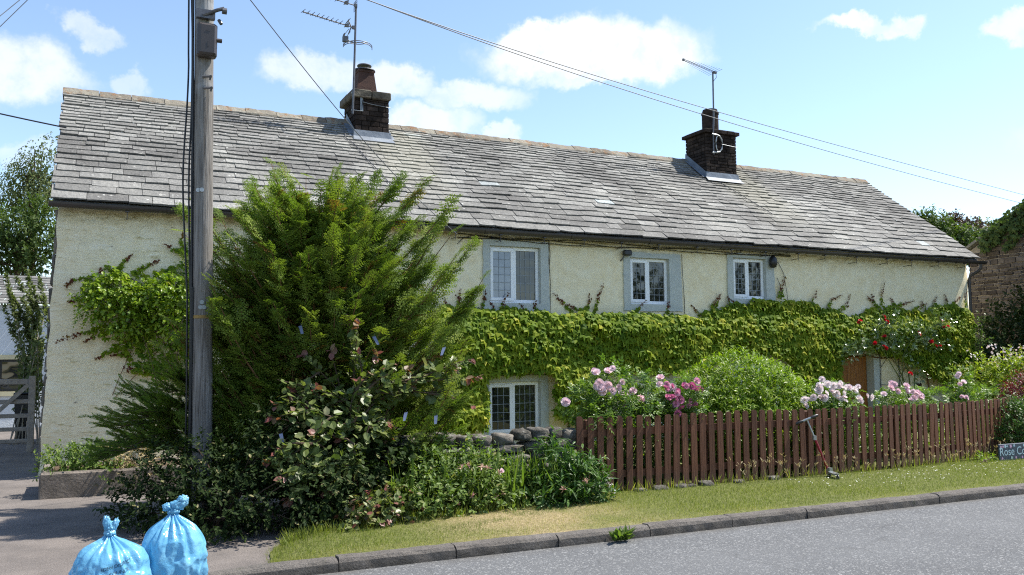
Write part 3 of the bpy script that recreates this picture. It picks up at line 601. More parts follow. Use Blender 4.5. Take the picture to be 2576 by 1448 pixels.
wallwire([(1381, 605), (1384, 640), (1380, 700), (1383, 760), (1381, 800)]); wallwire([(1379, 610), (1381, 660), (1385, 720), (1384, 790)]); wallwire([(1715, 640), (1717, 690), (1722, 760), (1722, 790)]); wallwire([(1957, 660), (1972, 690), (1980, 740), (1984, 780)]); wallwire([(1955, 700), (1967, 730), (1966, 755)])
wallwire([(1150, 615), (1165, 600), (1190, 592), (1230, 595), (1290, 603), (1360, 600), (1400, 590)])
for a, b, r0 in ((1945, 660, .11), (1860, 632, .07)):
    c = onY(a, b, YW - .05); th = np.linspace(0, 12.6, 40); cb.tube(np.stack([c[0] + r0 * np.cos(th) * (.7 + .3 * np.sin(th * .37)), c[1] + 0 * th + .004 * th, c[2] + r0 * 1.2 * np.sin(th)], -1), .006, 5)
cb.build('eaves_cable', M['cable'], house)

# windows
def window(a, b, c, d, split=.5, cols=3, rws=6, net=False):
    y = YW + .055; m1 = MB(); fw = .07; xm = a + (b - a) * split
    a, b, c, d = a + .003, b - .003, c + .003, d - .003
    for lo, hi in (((a, y, c), (b, y + .07, c + fw)), ((a, y, d - fw), (b, y + .07, d)), ((a, y, c + fw), (a + fw, y + .07, d - fw)), ((b - fw, y, c + fw), (b, y + .07, d - fw)), ((xm - .042, y, c + fw), (xm + .042, y + .07, d - fw))): m1.bbox(lo, hi, .006)
    sw = .065; lights = [(a + fw - .03, xm - .042 + .02, 1), (xm + .042, b - fw, 0)]
    for x0, x1, sash in lights:
        if sash:                                                       # the opening casement stands proud of the frame
            z0, z1 = c + fw - .03, d - fw + .03; y0 = y - .022
            for lo, hi in (((x0, y0, z0), (x1, y0 + .03, z0 + sw)), ((x0, y0, z1 - sw), (x1, y0 + .03, z1)), ((x0, y0, z0 + sw), (x0 + sw, y0 + .03, z1 - sw)), ((x1 - sw, y0, z0 + sw), (x1, y0 + .03, z1 - sw))): m1.bbox(lo, hi, .006)
    fr = m1.build('window', M['upvc'], house); gl = MB(); le = MB()
    for x0, x1, sash in lights:
        z0, z1 = (c + fw - .03 + sw, d - fw + .03 - sw) if sash else (c + fw, d - fw)
        if sash: x0, x1 = x0 + sw, x1 - sw
        yg = y + (.0 if sash else .035); tl = rng.uniform(-.006, .006)
        gl.add([(x0, yg + tl, z0), (x1, yg - tl, z0), (x1, yg - tl, z1), (x0, yg + tl, z1)], [(0, 1, 2, 3)])
        for k in range(1, cols + (1 if x1 - x0 > .42 else 0)):
            n_ = cols + (1 if x1 - x0 > .42 else 0); xx = x0 + (x1 - x0) * k / n_; le.box((xx - .0045, yg - .009, z0), (xx + .0045, yg - .0045, z1))
        for k in range(1, rws): zz = z0 + (z1 - z0) * k / rws; le.box((x0, yg - .012, zz - .0045), (x1, yg - .0075, zz + .0045))
    gl.build('glass', M['glass'], fr)
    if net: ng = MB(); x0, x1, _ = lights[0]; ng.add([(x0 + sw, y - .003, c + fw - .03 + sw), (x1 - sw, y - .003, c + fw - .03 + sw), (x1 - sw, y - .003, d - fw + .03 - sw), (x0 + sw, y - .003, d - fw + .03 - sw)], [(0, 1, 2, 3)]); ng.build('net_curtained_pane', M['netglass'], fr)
    le.build('lead_came', M['lead'], fr)
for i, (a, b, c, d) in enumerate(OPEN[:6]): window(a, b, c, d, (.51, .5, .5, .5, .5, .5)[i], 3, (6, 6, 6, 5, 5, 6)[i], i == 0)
def surround(o, l, r, bt, tp, wob=.02):                                 # a painted plaster band round each opening, uneven outside edge
    a, b, c, d = o; y0 = YW - .035; y1 = YW - .028
    mb = MB(); n = 14
    def band(inn, outn):
        inn, outn = np.array(inn), np.array(outn); k = np.linspace(0, 1, n)[:, None]
        I = inn[0] * (1 - k) + inn[1] * k; O = outn[0] * (1 - k) + outn[1] * k; w = (rng.random((n, 2)) - .5) * wob; w[0] = w[-1] = 0; O = O + w
        V = np.concatenate([np.insert(I, 1, y0, 1), np.insert(O, 1, y0, 1), np.insert(O, 1, YW + .02, 1), np.insert(I, 1, YW + .14, 1)])
        mb.add(V, [(i, i + 1, n + i + 1, n + i) for i in range(n - 1)] + [(n + i, n + i + 1, 2 * n + i + 1, 2 * n + i) for i in range(n - 1)] + [(3 * n + i, 3 * n + i + 1, i + 1, i) for i in range(n - 1)])
    A, B, C_, D_ = (a, c), (b, c), (b, d), (a, d); A2, B2, C2, D2 = (a - l, c - bt), (b + r, c - bt), (b + r * .9, d + tp), (a - l, d + tp)
    band((B, A), (B2, A2)); band((C_, B), (C2, B2)); band((D_, C_), (D2, C2)); band((A, D_), (A2, D2))
    mb.build('window_surround', M['surround'], house)
surround(OPEN[0], .14, .20, .22, .12); surround(OPEN[1], .17, .34, .15, .11); surround(OPEN[2], .17, .27, .12, .10); surround(OPEN[3], .12, .19, .10, .12); surround(OPEN[4], .12, .2, .1, .12); surround(OPEN[5], .2, .25, .12, .18)
dm = MB(); a, b = 16.64, 17.73; k = 8
for i in range(k): dm.bbox((a + (b - a) * i / k + .003, YW + .19, .03), (a + (b - a) * (i + 1) / k - .003, YW + .225, 1.80), .008, rng.random())
door = dm.build('door', M['oak'], house)
hm = MB(); hm.tube([(16.78, YW + .14, 1.0), (16.9, YW + .14, 1.0)], .012); hm.lathe([(0, 0), (.03, 0), (.03, .03), (.012, .03), (.012, .06)], (16.78, YW + .125, 1.0), 10, axis=1); hm.build('handle', M['black'], door)
fm = MB(); fm.box((17.735, YW - .03, 0), (17.95, YW + .0, 1.84)); fm.box((16.5, YW - .03, 1.832), (17.95, YW + .0, 1.98)); fm.box((17.735, YW + .003, 0), (17.765, YW + .235, 1.82)); fm.build('door_surround', M['surround'], house)
vb = MB(); q = onY(2303, 965, YW); q2 = onY(2318, 987, YW); vb.bbox((q[0], YW - .03, q2[2]), (q2[0], YW + .02, q[2]), .008); vb.build('vent_brick', M['terra'], house)
# quoins at the battered left corner
qm = MB(); z = .05
while z < 4.2:
    h_ = rng.uniform(.18, .34); xq = -.6 + .15 * z / 4.4; qm.bbox((xq - .055, YW + .05, z), (xq + .03, YW + .45 + rng.uniform(0, .2), z + h_ - .02), .03, rng.random(), .015); z += h_
qm.build('quoin', M['stone'], house)

# lamps on the wall
L1 = thing('wall_lamp', onY(1577, 637, YW - .1), 'small black security lamp tucked under the eaves above the middle upper window', 'lamp')
o = ORG[L1.name]; b = MB(); b.bbox(o + (-.09, -.07, -.06), o + (.1, .05, .06), .02); b.build('lamp_housing', M['black'], L1); b = MB(); b.tube([o + (-.06, .02, -.06), o + (-.1, .04, -.14), o + (-.12, .1, -.18)], .014); b.build('bracket', M['mast'], L1)
L2 = thing('wall_lamp', onY(1945, 657, YW - .12), 'black bulkhead lamp with looped cable beside the right upper window', 'lamp')
o = ORG[L2.name]; b = MB(); b.lathe([(0, -.17), (.07, -.15), (.10, -.05), (.085, .05), (.03, .13), (0, .14)], o, 14); b.build('lamp_housing', M['black'], L2, smooth=True); b = MB(); b.box(o + (-.03, .02, -.03), o + (.03, .14, .04)); b.build('bracket', M['mast'], L2)
L3 = thing('wall_lantern', onY(2148, 833, YW - .16), 'glass lantern on the wall above the wooden door, half hidden by creeper', 'lantern')
o = ORG[L3.name]; b = MB(); b.lathe([(.04, -.09), (.05, -.08), (.055, .06), (.03, .1), (0, .105)], o, 10); b.build('lantern_glass', M['zinc'], L3); b = MB(); b.lathe([(0, -.12), (.045, -.12), (.05, -.09), (0, -.09)], o, 10); b.build('lantern_base', M['black'], L3); b = MB(); b.lathe([(0, .1), (.07, .1), (.03, .16), (0, .17)], o, 10); b.build('lantern_roof', M['black'], L3); b = MB(); b.tube([o + (0, 0, .16), o + (0, .08, .2), o + (0, .17, .12)], .008); b.build('bracket', M['black'], L3)

# ------------------------------------------------------------------ aerials
A1 = thing('television_aerial', (5.17, 18.66, 7.3), 'tall aerial mast with two yagi booms and a ring dipole on the left chimney', 'aerial')
b = MB(); b.tube([(5.165, 18.655, 7.25), (5.20, 18.66, 8.6), (5.225, 18.66, 9.76)], .024, 10); mast = b.build('mast', M['mast'], A1, smooth=True)
b = MB(); b.tube([(5.15, 18.66, 7.74), (5.15, 18.72, 7.74), (5.40, 18.69, 7.74), (5.40, 18.69, 7.35), (5.15, 18.7, 7.35), (5.15, 18.66, 7.35)], .014, 6)
b.tube([(5.36, 18.69, 7.74), (5.36, 18.69, 7.35)], .012); b.tube([(5.40, 18.69, 7.56), (5.62, 18.70, 7.53), (6.05, 18.70, 7.50)], .006); b.build('bracket', M['zinc'], A1)
def yagi(p0, p1, n, el, A, nm='yagi_boom', grid=False):
    b = MB(); p0, p1 = np.array(p0), np.array(p1); b.tube([p0, p1], .013, 6)
    for k in range(n):
        c = p0 + (p1 - p0) * (.26 + .74 * k / (n - 1)); e = el * (1 - .15 * k / n); b.tube([c + (.03, -e, .035), c + (-.03, e, .01)], .0065, 5); b.box(c - (.012, .012, .018), c + (.012, .012, .022))
    c = p0 + (p1 - p0) * .13; th = np.linspace(0, 6.3, 14); b.tube(np.stack([c[0] + .05 * np.cos(th), c[1] + .13 * np.sin(th), c[2] + .045 * np.cos(th) + .02], -1), .008, 5, cap=False); b.box(c - (.04, .03, .03), c + (.04, .03, .03))
    b.box(p0 - (.03, .03, .035), p0 + (.035, .03, .035))
    if grid:
        for dz in (-.1, -.05, .05, .1): b.tube([p0 + (.0, -.14, dz), p0 + (.0, .14, dz)], .006, 5)
        for yy in (-.12, 0, .12): b.tube([p0 + (.0, yy, -.11), p0 + (.0, yy, .11)], .006, 5)
    return b.build(nm, M['mast'], A)
yagi((5.20, 18.62, 9.72), (3.62, 18.62, 9.93), 13, .115, A1, grid=True); yagi((5.15, 18.6, 9.2), (4.03, 18.58, 9.36), 9, .1, A1)
b = MB()
for sx_, dz in ((-.12, .10), (.12, -.12)): b.tube([(5.10, 18.6, 9.2), (5.04, 18.6, 9.2 + dz * 1.4)], .014); b.tube([(5.04, 18.45, 9.2 + dz * 1.4), (5.04, 18.75, 9.2 + dz * 1.4)], .007); b.tube([(5.0, 18.42, 9.2 + dz), (5.0, 18.78, 9.2 + dz)], .007)
b.build('reflector', M['mast'], A1)
b = MB()
for z0, a0, a1 in ((9.03, .9, 3.4), (8.99, .5, 3.4), (8.80, 3.0, 6.0), (8.76, 3.0, 5.9)):
    th = np.linspace(a0, a1, 26); b.tube(np.stack([5.265 + .32 * np.cos(th), 18.66 + .32 * np.sin(th), z0 - .02 * np.sin(th) + 0 * th], -1), .0085, 6)
for (za, zb), a in (((9.03, 8.99), .7), ((8.80, 8.76), 5.95)): b.tube([(5.265 + .32 * math.cos(a), 18.66 + .32 * math.sin(a), za), (5.265 + .32 * math.cos(a), 18.66 + .32 * math.sin(a), zb - .03)], .0085, 6)
b.tube([(4.95, 18.64, 9.03), (4.95, 18.64, 8.77)], .012); b.box((4.92, 18.6, 8.86), (5.04, 18.68, 8.98)); b.tube([(5.0, 18.65, 8.92), (5.24, 18.66, 8.87)], .011); b.build('ring_dipole', M['mast'], A1)
A2 = thing('television_aerial', (15.05, 18.45, 7.6), 'slim mast with one log periodic aerial on the right chimney', 'aerial')
b = MB(); b.tube([(15.03, 18.46, 7.25), (15.03, 18.46, 7.86), (15.06, 18.46, 8.2), (15.075, 18.46, 9.54)], .022, 8); b.build('mast', M['mast'], A2, smooth=True)
b = MB(); r_ = .2; c = np.array([15.14, 18.43, 7.55]); oc = [(c[0] + .17 * math.cos(t_) , c[1], c[2] + .24 * math.sin(t_)) for t_ in np.linspace(-1.7, 1.7, 7)]; b.tube(oc, .022, 6); b.tube([(c[0] - .17 * math.cos(t_) * .35, c[1] - .01, c[2] + .2 * math.sin(t_)) for t_ in np.linspace(-1.5, 1.5, 6)], .014, 6)
b.tube([(14.98, 18.44, 7.80), (15.14, 18.44, 7.79)], .024); b.tube([(14.98, 18.44, 7.30), (15.14, 18.44, 7.31)], .024); b.tube([(15.3, 18.44, 7.55), (15.86, 18.5, 7.53)], .008); b.build('bracket', M['zinc'], A2)
b = MB(); p0, p1 = np.array([15.13, 18.40, 9.50]), np.array([14.06, 18.40, 9.70])
for dz in (.016, -.016): b.tube([p0 + (0, 0, dz), p1 + (0, 0, dz)], .007, 5)
for k in range(15):
    c = p0 + (p1 - p0) * (.02 + .95 * k / 14); e = .26 * (1 - k / 15) ** .8 + .03; b.tube([c + (0, -e, .0), c + (0, e, 0)], .0045, 5)
b.box(p1 - (.03, .02, .03), p1 + (.02, .02, .03)); b.box(p0 - (.06, .02, .03), p0 + (.02, .03, .03)); b.tube([p0 + (0, 0, -.02), p0 + (.03, .02, -.12), p0 + (-.04, .05, -.22)], .007); b.build('log_periodic_boom', M['mast'], A2)

# ------------------------------------------------------------------ pole and overhead wires
PB = np.array([1.175, 10.30, 0.])
pole = thing('utility_pole', tuple(PB), 'weathered grey timber utility pole with a dark junction box standing in the shrubs', 'utility pole')
def polec(z): return np.array([PB[0] - .014 * (z - 1), PB[1] + .006 * z, z])
zz = np.linspace(-.1, 7.3, 40); rr = .112 - .0018 * zz + .003 * rng.random(40); b = MB(); b.tube([polec(z) for z in zz], rr, 20); b.build('pole', M['pole'], pole, smooth=True)
bx = MB(); q = onY(521, 99, 10.15); bx.bbox((q[0] - .095, q[1] - .045, q[2] - .19), (q[0] + .10, q[1] + .08, q[2] + .175), .025, .5); bx.bbox((q[0] - .105, q[1] - .02, q[2] - .2), (q[0] + .11, q[1] + .1, q[2] + .185), .02)
bx.lathe([(0, 0), (.024, 0), (.024, .06), (0, .06)], (q[0] + .10, q[1], q[2] - .0), 10, axis=0); bx.box((q[0] - .02, q[1] - .048, q[2] + .08), (q[0] + .03, q[1] - .044, q[2] + .09)); bx.box((q[0] + .0, q[1] - .048, q[2] - .1), (q[0] + .01, q[1] - .044, q[2] - .04)); bx.build('junction_box', M['gutter'], pole)
bx = MB(); z = q[2] + .33; bx.tube([polec(z) + (-.03, -.16, -.05), polec(z) + (.12, -.2, .02), polec(z) + (.19, -.2, .05)], .022, 8); bx.box(polec(z) + (-.1, -.17, -.08), polec(z) + (.1, -.1, .02)); bx.lathe([(0, 0), (.035, .0), (.035, .05), (0, .05)], polec(z) + (.17, -.2, .02), 10, axis=0); bx.tube([polec(z - .08) + (.14, -.16, 0), polec(z - .08) + (.165, -.18, -.05)], .02, 8); bx.build('step_iron', M['mast'], pole)
for zz_, dx in ((q[2] - .42, .02), (q[2] - .55, .03)): bx = MB(); bx.tube([polec(zz_) + (dx - .05, -.12, 0), polec(zz_) + (dx + .05, -.135, .01)], .014, 6); bx.tube([polec(zz_) + (dx + .03, -.12, -.03), polec(zz_) + (dx + .04, -.15, .02)], .012, 6); bx.build('bolt', M['mast'], pole)
for a, b_ in ((500, 476), (509, 476), (509, 760), (505, 773), (514, 773)):
    q = onY(a, b_, 10.16); bx = MB(); z = q[2]; e = polec(z); dx = q[0] - e[0]; yy = e[1] - math.sqrt(max(.107 ** 2 - dx * dx, .001)) - .008; bx.lathe([(0, 0), (.024, .0), (.024, .008), (.0, .008)], (q[0], yy - .006, z), 14, axis=1); bx.build('tag_disc', M['zinc'], pole)
q = onY(512, 797, 10.16); bx = MB(); bx.lathe([(.112, q[2] - .018), (.1135, q[2] - .016), (.1135, q[2] + .016), (.112, q[2] + .018)], (polec(q[2])[0], polec(q[2])[1], 0), 24); bx.build('yellow_band', simple('yellow_band_paint', (.30, .19, .05), (.20, .13, .04), .7), pole)
for k, (off, bow) in enumerate(((-.118, .0), (-.133, .012), (-.158, .05))):
    zz = np.linspace(.0, 7.2, 50); w = vnoise(np.stack([zz * 1.3, zz * 0, zz * 0], -1), 30 + k) - .5
    bx = MB(); bx.tube([polec(z) + (off - bow * math.sin(max(0, (z - 2.5) / 2.6) * 3.14) * (2.5 < z < 5.1) + .02 * w_, -.02 + .03 * k, 0) for z, w_ in zip(zz, w)], .016 if k == 0 else .011, 6); bx.build('cable', M['cable'], pole)
bx = MB(); bx.box(polec(.1) + (-.155, -.04, 0), polec(2.6) + (-.10, .03, 0)); bx.build('cable_guard', M['black'], pole)
ptop = polec(6.75)
def wire(name, P, r, lab, grp=None, m='wire'):
    P = np.array(P); return MB().tube(P, r, 5).build(name, M[m], loc=tuple(P[0]), label=lab, cat='overhead wire', group=grp)
def arc(A, B, sagm, n=40): t = np.linspace(0, 1, n)[:, None]; A, B = np.array(A), np.array(B); P = A + (B - A) * t; P[:, 2] -= sagm * 4 * (t * (1 - t))[:, 0]; return P
def fitwire(pts, d0, d1):                                               # a span whose sightings are known, receding evenly from d0 to d1
    n = len(pts); return np.array([atD(a, b, 1 / (1 / d0 + (1 / d1 - 1 / d0) * (a - pts[0][0]) / (pts[-1][0] - pts[0][0]))) for a, b in pts])
def dense(pts, n=40):
    p = np.array(pts, float); c = np.polyfit(p[:, 0], p[:, 1], min(3, len(p) - 1)); xs = np.linspace(p[0, 0], p[-1, 0], n); return list(zip(xs, np.polyval(c, xs)))
wire('overhead_wire', fitwire(dense([(560, -140), (907, 0), (1288, 120), (1766, 270), (1932, 319), (2576, 492), (2900, 575)]), 10.3, 40), .0075, 'upper of two long overhead wires crossing the sky in front of the right chimney')
wire('overhead_wire', fitwire(dense([(560, -145), (924, 0), (1288, 131), (1766, 288), (1932, 340), (2576, 511), (2900, 594)]), 10.3, 40), .0075, 'lower of two long overhead wires crossing the sky in front of the right chimney')
wire('overhead_wire', fitwire(dense([(505, -160), (630, 0), (700, 93), (780, 190), (862, 290), (925, 370), (1019, 466), (1150, 590)]), 10.25, 15.2), .0065, 'service wire sloping from the pole down to the eaves past the left chimney')
wire('overhead_wire', arc(atD(-260, 225, 16), (-.45, 17.6, 6.05), .02), .014, 'thick black wire running left from the gable of the cottage', m='cable')
wire('overhead_wire', fitwire([(-120, 160), (0, 41), (60, -8), (180, -120)], 8, 9), .004, 'left of two thin wires across the top left corner of the sky')
wire('overhead_wire', fitwire([(-120, 178), (0, 68), (75, -5), (200, -140)], 8.2, 9.2), .004, 'right of two thin wires across the top left corner of the sky')
# roof cable lying on the slates below the left chimney
ct = MB(); P = [roofP(np.array(x), np.array(s_), np.array(.06)) for x, s_ in ((4.98, 4.45), (5.05, 4.1), (4.98, 3.7), (5.12, 3.3), (5.2, 2.7), (5.4, 1.9), (5.5, 1.0))]; ct.tube(np.array(P), .008, 5); ct.build('aerial_cable', M['mast'], house); ct = MB()
P = [roofP(np.array(x), np.array(s_), np.array(.06)) for x, s_ in ((15.02, 4.3), (14.98, 3.9), (15.06, 3.5), (15.3, 2.6), (15.6, 1.6))]; ct.tube(np.array(P), .008, 5); ct.build('aerial_cable', M['mast'], house)

# ------------------------------------------------------------------ plants: generators
def inpoly(x, z, P):
    P = np.asarray(P); r = np.zeros(len(x), bool); j = len(P) - 1
    for i in range(len(P)):
        a, b = P[i], P[j]; c = (a[1] > z) != (b[1] > z); xi = (b[0] - a[0]) * (z - a[1]) / (b[1] - a[1] + 1e-12) + a[0]; r ^= c & (x < xi); j = i
    return r
def wallpoly(pts, y=YW - .15): return [(lambda q: (q[0], q[2]))(onY(a, b, y)) for a, b in pts]
def blobpts(blobs, n, shell=.45, lump=.3, sd=0):
    w = np.array([np.prod(b[1]) ** .75 * (b[2] if len(b) > 2 else 1) for b in blobs]); k = rng.choice(len(blobs), n, p=w / w.sum())
    d = rsph(n); C_ = np.array([b[0] for b in blobs])[k]; R_ = np.array([b[1] for b in blobs])[k]
    r = shell + (1 - shell) * rng.random(n) ** .6; r *= 1 + lump * (vnoise(d * 2.6 + C_ * 3, 40 + sd) - .5) * 2
    return C_ + d * R_ * r[:, None], nrm(d / R_), k
def leafy(blobs, n, tmpl, size, per=7, tl=.22, up=.45, shell=.45, lump=.3, tint=(.45, .2), droop=.0, tip=None, sd=0, zmin=.04, ext=1.):
    """leafy twigs through the crown volume: returns leaf builder and the twig points"""
    p, d, k = blobpts(blobs, n, shell, lump, sd)
    dr = nrm(d * ext + np.array([0, 0, up]) + .5 * rsph(n)); tlv = tl * rng.uniform(.6, 1.3, n)
    mb = MB(); clump = vnoise(p * 2.2, 60 + sd)
    for i in range(per):
        u = (i + .5) / per; a = i * 2.4 + rng.uniform(0, 6.28, n)
        e1 = nrm(np.cross(dr, rsph(n))); e2 = np.cross(dr, e1); out_ = e1 * np.cos(a)[:, None] + e2 * np.sin(a)[:, None]
        q = p + dr * (tlv * u)[:, None]; q[:, 2] -= droop * u * u * tlv
        ax = nrm(out_ + dr * .7 + rsph(n) * .25 + np.array([0, 0, -droop])); nm = nrm(dr * .8 + np.array([0, 0, .9]) + rsph(n) * .35)
        t = np.clip(tint[0] + tint[1] * rng.normal(size=n) + .3 * (clump - .5), 0, .9)
        if tip is not None and i >= per - 2: t = np.where(rng.random(n) < tip[0], rng.uniform(tip[1], 1, n), t)
        ok = q[:, 2] > zmin; mb.scatter(tmpl, q[ok], ax[ok], nm[ok], (size * rng.uniform(.65, 1.25, n))[ok], t[ok])
    return mb, p
def stems(base, tips, r0=.012, r1=.004, seg=5, bend=.15, mb=None, spread=.08):
    mb = mb or MB()
    for q in tips:
        b = np.array(base) + np.append(rng.uniform(-spread, spread, 2), 0); d = np.array(q) - b; l = np.linalg.norm(d); s_ = rng.normal(size=3) * bend * l * .3
        t = np.linspace(0, 1, 6)[:, None]; P = b + d * t + s_ * np.sin(t * 3.14) + np.array([0, 0, 1]) * bend * l * np.sin(t * 3.14) * .5
        mb.tube(P, np.linspace(r0, r1, 6), seg, cap=False)
    return mb
def bush(name, base, blobs, n, tmpl, size, m, label, cat='shrub', group=None, stem='bark', nst=24, r0=.014, **kw):
    t = thing(name, tuple(base), label, cat, group); mb, p = leafy(blobs, n, tmpl, size, **kw)
    mb.build('foliage', M[m], t); sel = p[rng.choice(len(p), min(nst, len(p)), replace=False)]
    stems(base, sel, r0).build('stems', M[stem], t); return t
def blooms(t, pts, size, m, nm='flower', facing=(-.3, -1, .6), per=3):
    for c in pts:
        for i in range(per):
            mb = MB(); q = np.array(c) + (rng.normal(size=3) * size * .35 if i else 0)
            d = nrm(np.array(facing) + rng.normal(size=3) * .45); ax = np.cross(d, rsph(1)[0]); mb.scatter(FLOWER, [q], [ax], [d], size * .8 * rng.uniform(.7, 1.1), rng.random()); mb.build(nm, M[m], t)

# ------------------------------------------------------------------ big yew-like conifer in front of the left half
def conifer():
    base = np.array([2.52, 10.65, .0])
    t = thing('conifer', tuple(base), 'large feathery green conifer spreading in front of the left half of the cottage', 'conifer')
    tips = []
    for px, py, d in ((680, 405, 11.5), (715, 427, 11.3), (770, 440, 11.5), (850, 428, 11.2), (905, 440, 11.1), (945, 442, 11.2), (1010, 447, 11.), (1078, 445, 10.8), (1148, 497, 10.8), (1118, 540, 11), (1148, 575, 10.7), (1190, 612, 10.6),
                      (1222, 690, 10.6), (1150, 640, 10.4), (1190, 730, 10.6), (1165, 760, 10.5), (640, 470, 11.6), (605, 512, 11.7), (548, 532, 11.6), (490, 508, 10.0), (460, 528, 11.2), (455, 580, 11.3), (470, 655, 11.), (500, 620, 10.05), (530, 600, 10.3),
                      (1120, 830, 10.3), (1165, 880, 10.2), (1140, 960, 10.), (1180, 985, 10.1), (1090, 1050, 9.9), (1160, 1010, 10.2), (1050, 1100, 9.8), (1010, 900, 9.8), (470, 770, 10.6), (455, 850, 10.5), (520, 900, 10.0), (1090, 1130, 9.9), (1000, 1060, 9.7), (1130, 1090, 10.1), (960, 830, 9.9), (480, 720, 10.0), (545, 700, 10.1), (450, 960, 9.95), (525, 965, 9.9), (465, 1045, 9.85), (545, 1030, 9.85), (425, 1000, 10.1), (500, 1110, 9.8), (380, 1040, 10.2), (440, 900, 10.2), (555, 830, 9.9), (420, 800, 10.6), (400, 870, 10.6)):
        tips.append(atD(px, py, d))
    for _ in range(430):                                               # fill the vase-shaped crown
        az = rng.uniform(0, 6.283); h_ = rng.uniform(.6, 3.95); R_ = np.interp(h_, (.5, 1.5, 2.4, 3.0, 3.5, 4.0), (1.35, 1.6, 1.75, 1.65, 1.4, .95)) * rng.uniform(.3, 1.0) ** .6
        tips.append(base + np.array([R_ * math.cos(az), R_ * math.sin(az) * (.9 if math.sin(az) > 0 else .7 if h_ > 2.2 else .45), h_]))
    for _ in range(95): tips.append(base + np.array([rng.uniform(.6, 1.75), rng.uniform(-.7, .5), rng.uniform(.7, 2.5)]))
    for _ in range(55): tips.append(base + np.array([rng.uniform(-1.6, -.5), rng.uniform(-.5, .5), rng.uniform(.9, 3.2)]))
    tips = np.array(tips); trunk = MB(); fol = MB(); P, A, N_, Sc, T = [], [], [], [], []
    for q in tips:
        rh = math.hypot(q[0] - base[0], q[1] - base[1]); hb = np.clip(q[2] - .35 - rh * rng.uniform(.35, .8), .15, 3.2); b = base + np.array([(q[0] - base[0]) * .2, (q[1] - base[1]) * .2, hb]); d = q - b; l = np.linalg.norm(d)
        tt = np.linspace(0, 1, 8)[:, None]; C_ = b + d * tt + np.array([0, 0, -.10 * l]) * np.sin(tt * 3.14) + rng.normal(size=3) * .03 * l * np.sin(tt * 3.14)
        trunk.tube(C_, np.linspace(.008 + .006 * l, .003, 8), 5, cap=False)
        nb = int(6 + 9 * l); cl = rng.uniform(.3, .7)
        us = np.sort(rng.uniform(.2, 1.0, nb)); us[-1] = 1
        seg = np.array([[np.interp(u, tt[:, 0], C_[:, k]) for k in range(3)] for u in us]); dirv = nrm(np.gradient(C_, axis=0)); dv = np.array([[np.interp(u, tt[:, 0], dirv[:, k]) for k in range(3)] for u in us])
        side = nrm(np.cross(dv, [0, 0, 1.]) + .3 * rsph(nb)); sg = np.where(np.arange(nb) % 2 == 0, 1, -1)[:, None]
        tw = nrm(dv * (1, 1, .55) + side * sg * (1.0 - .75 * us[:, None]) + .3 * rsph(nb) * (1, 1, .7)); L = (.40 * (1.1 - us * .35)) * rng.uniform(.6, 1.2, nb)
        tn = np.clip(cl + .15 * rng.normal(size=nb) + .3 * (us - .6), .02, .88); tn = np.where(rng.random(nb) < .10 * (1.1 - us), rng.uniform(.91, 1, nb), tn)
        P.append(seg - tw * (L * (.1 + .5 * us))[:, None]); A.append(tw); N_.append(nrm(np.array([.1, -.3, 1.]) + .55 * rsph(nb))); Sc.append(L); T.append(tn)
    fol.scatter(FROND, np.concatenate(P), np.concatenate(A), np.concatenate(N_), np.concatenate(Sc), np.concatenate(T))
    fol.build('foliage', M['yew'], t)
    for k in range(6): a = k * 1.05; trunk.tube([base + (.08 * math.cos(a), .08 * math.sin(a), -.05), base + (.13 * math.cos(a), .13 * math.sin(a), .9), base + (.3 * math.cos(a), .27 * math.sin(a), 2.2), base + (.45 * math.cos(a), .4 * math.sin(a), 3.3)], (.06, .045, .028, .012), 7)
    trunk.build('branches', M['twig'], t)
conifer()
for i, (px, py, d, c) in enumerate(((945, 857, 9.75, 'b'), (1113, 884, 9.9, 'b'), (1068, 910, 9.85, 'y'), (1018, 1048, 9.6, 'b'), (1095, 1056, 9.7, 'b'), (757, 830, 9.75, 'b'), (708, 1102, 9.0, 'b'))):
    q = atD(px, py, d); b = MB(); w = .018
    k_ = rng.uniform(-.025, .025); b.add([q + (-w + k_, 0, .04), q + (w + k_, -.01, .045), q + (w * .9, -.02, .0), q + (w * .7 - k_, -.03, -.045), q + (-w * .8 - k_, -.025, -.05), q + (-w, -.01, .0), q + (w * .4 + k_, .02, .075), q + (w * 1.6 + k_, .03, .03)], [(0, 1, 2, 5), (5, 2, 3, 4), (1, 6, 7)], .3)
    b.build('ribbon', M['ribbon_' + c] if 'ribbon_' + c in M else M.setdefault('ribbon_' + c, simple('ribbon_cloth_' + ('blue' if c == 'b' else 'yellow'), (.16, .20, .33) if c == 'b' else (.42, .38, .06), None, .7)), loc=tuple(q),
            label=('pale blue ribbon hanging high on the right side of the conifer', 'pale blue ribbon at the right edge of the conifer beside the creeper', 'small yellow ribbon on the conifer', 'pale blue ribbon low on the conifer, left of its neighbour', 'pale blue ribbon lowest at the right edge of the conifer', 'faint blue ribbon deep in the conifer near the pole', 'blue ribbon low in the dark shrubs under the conifer')[i], cat='ribbon', group='ribbons tied in the conifer')

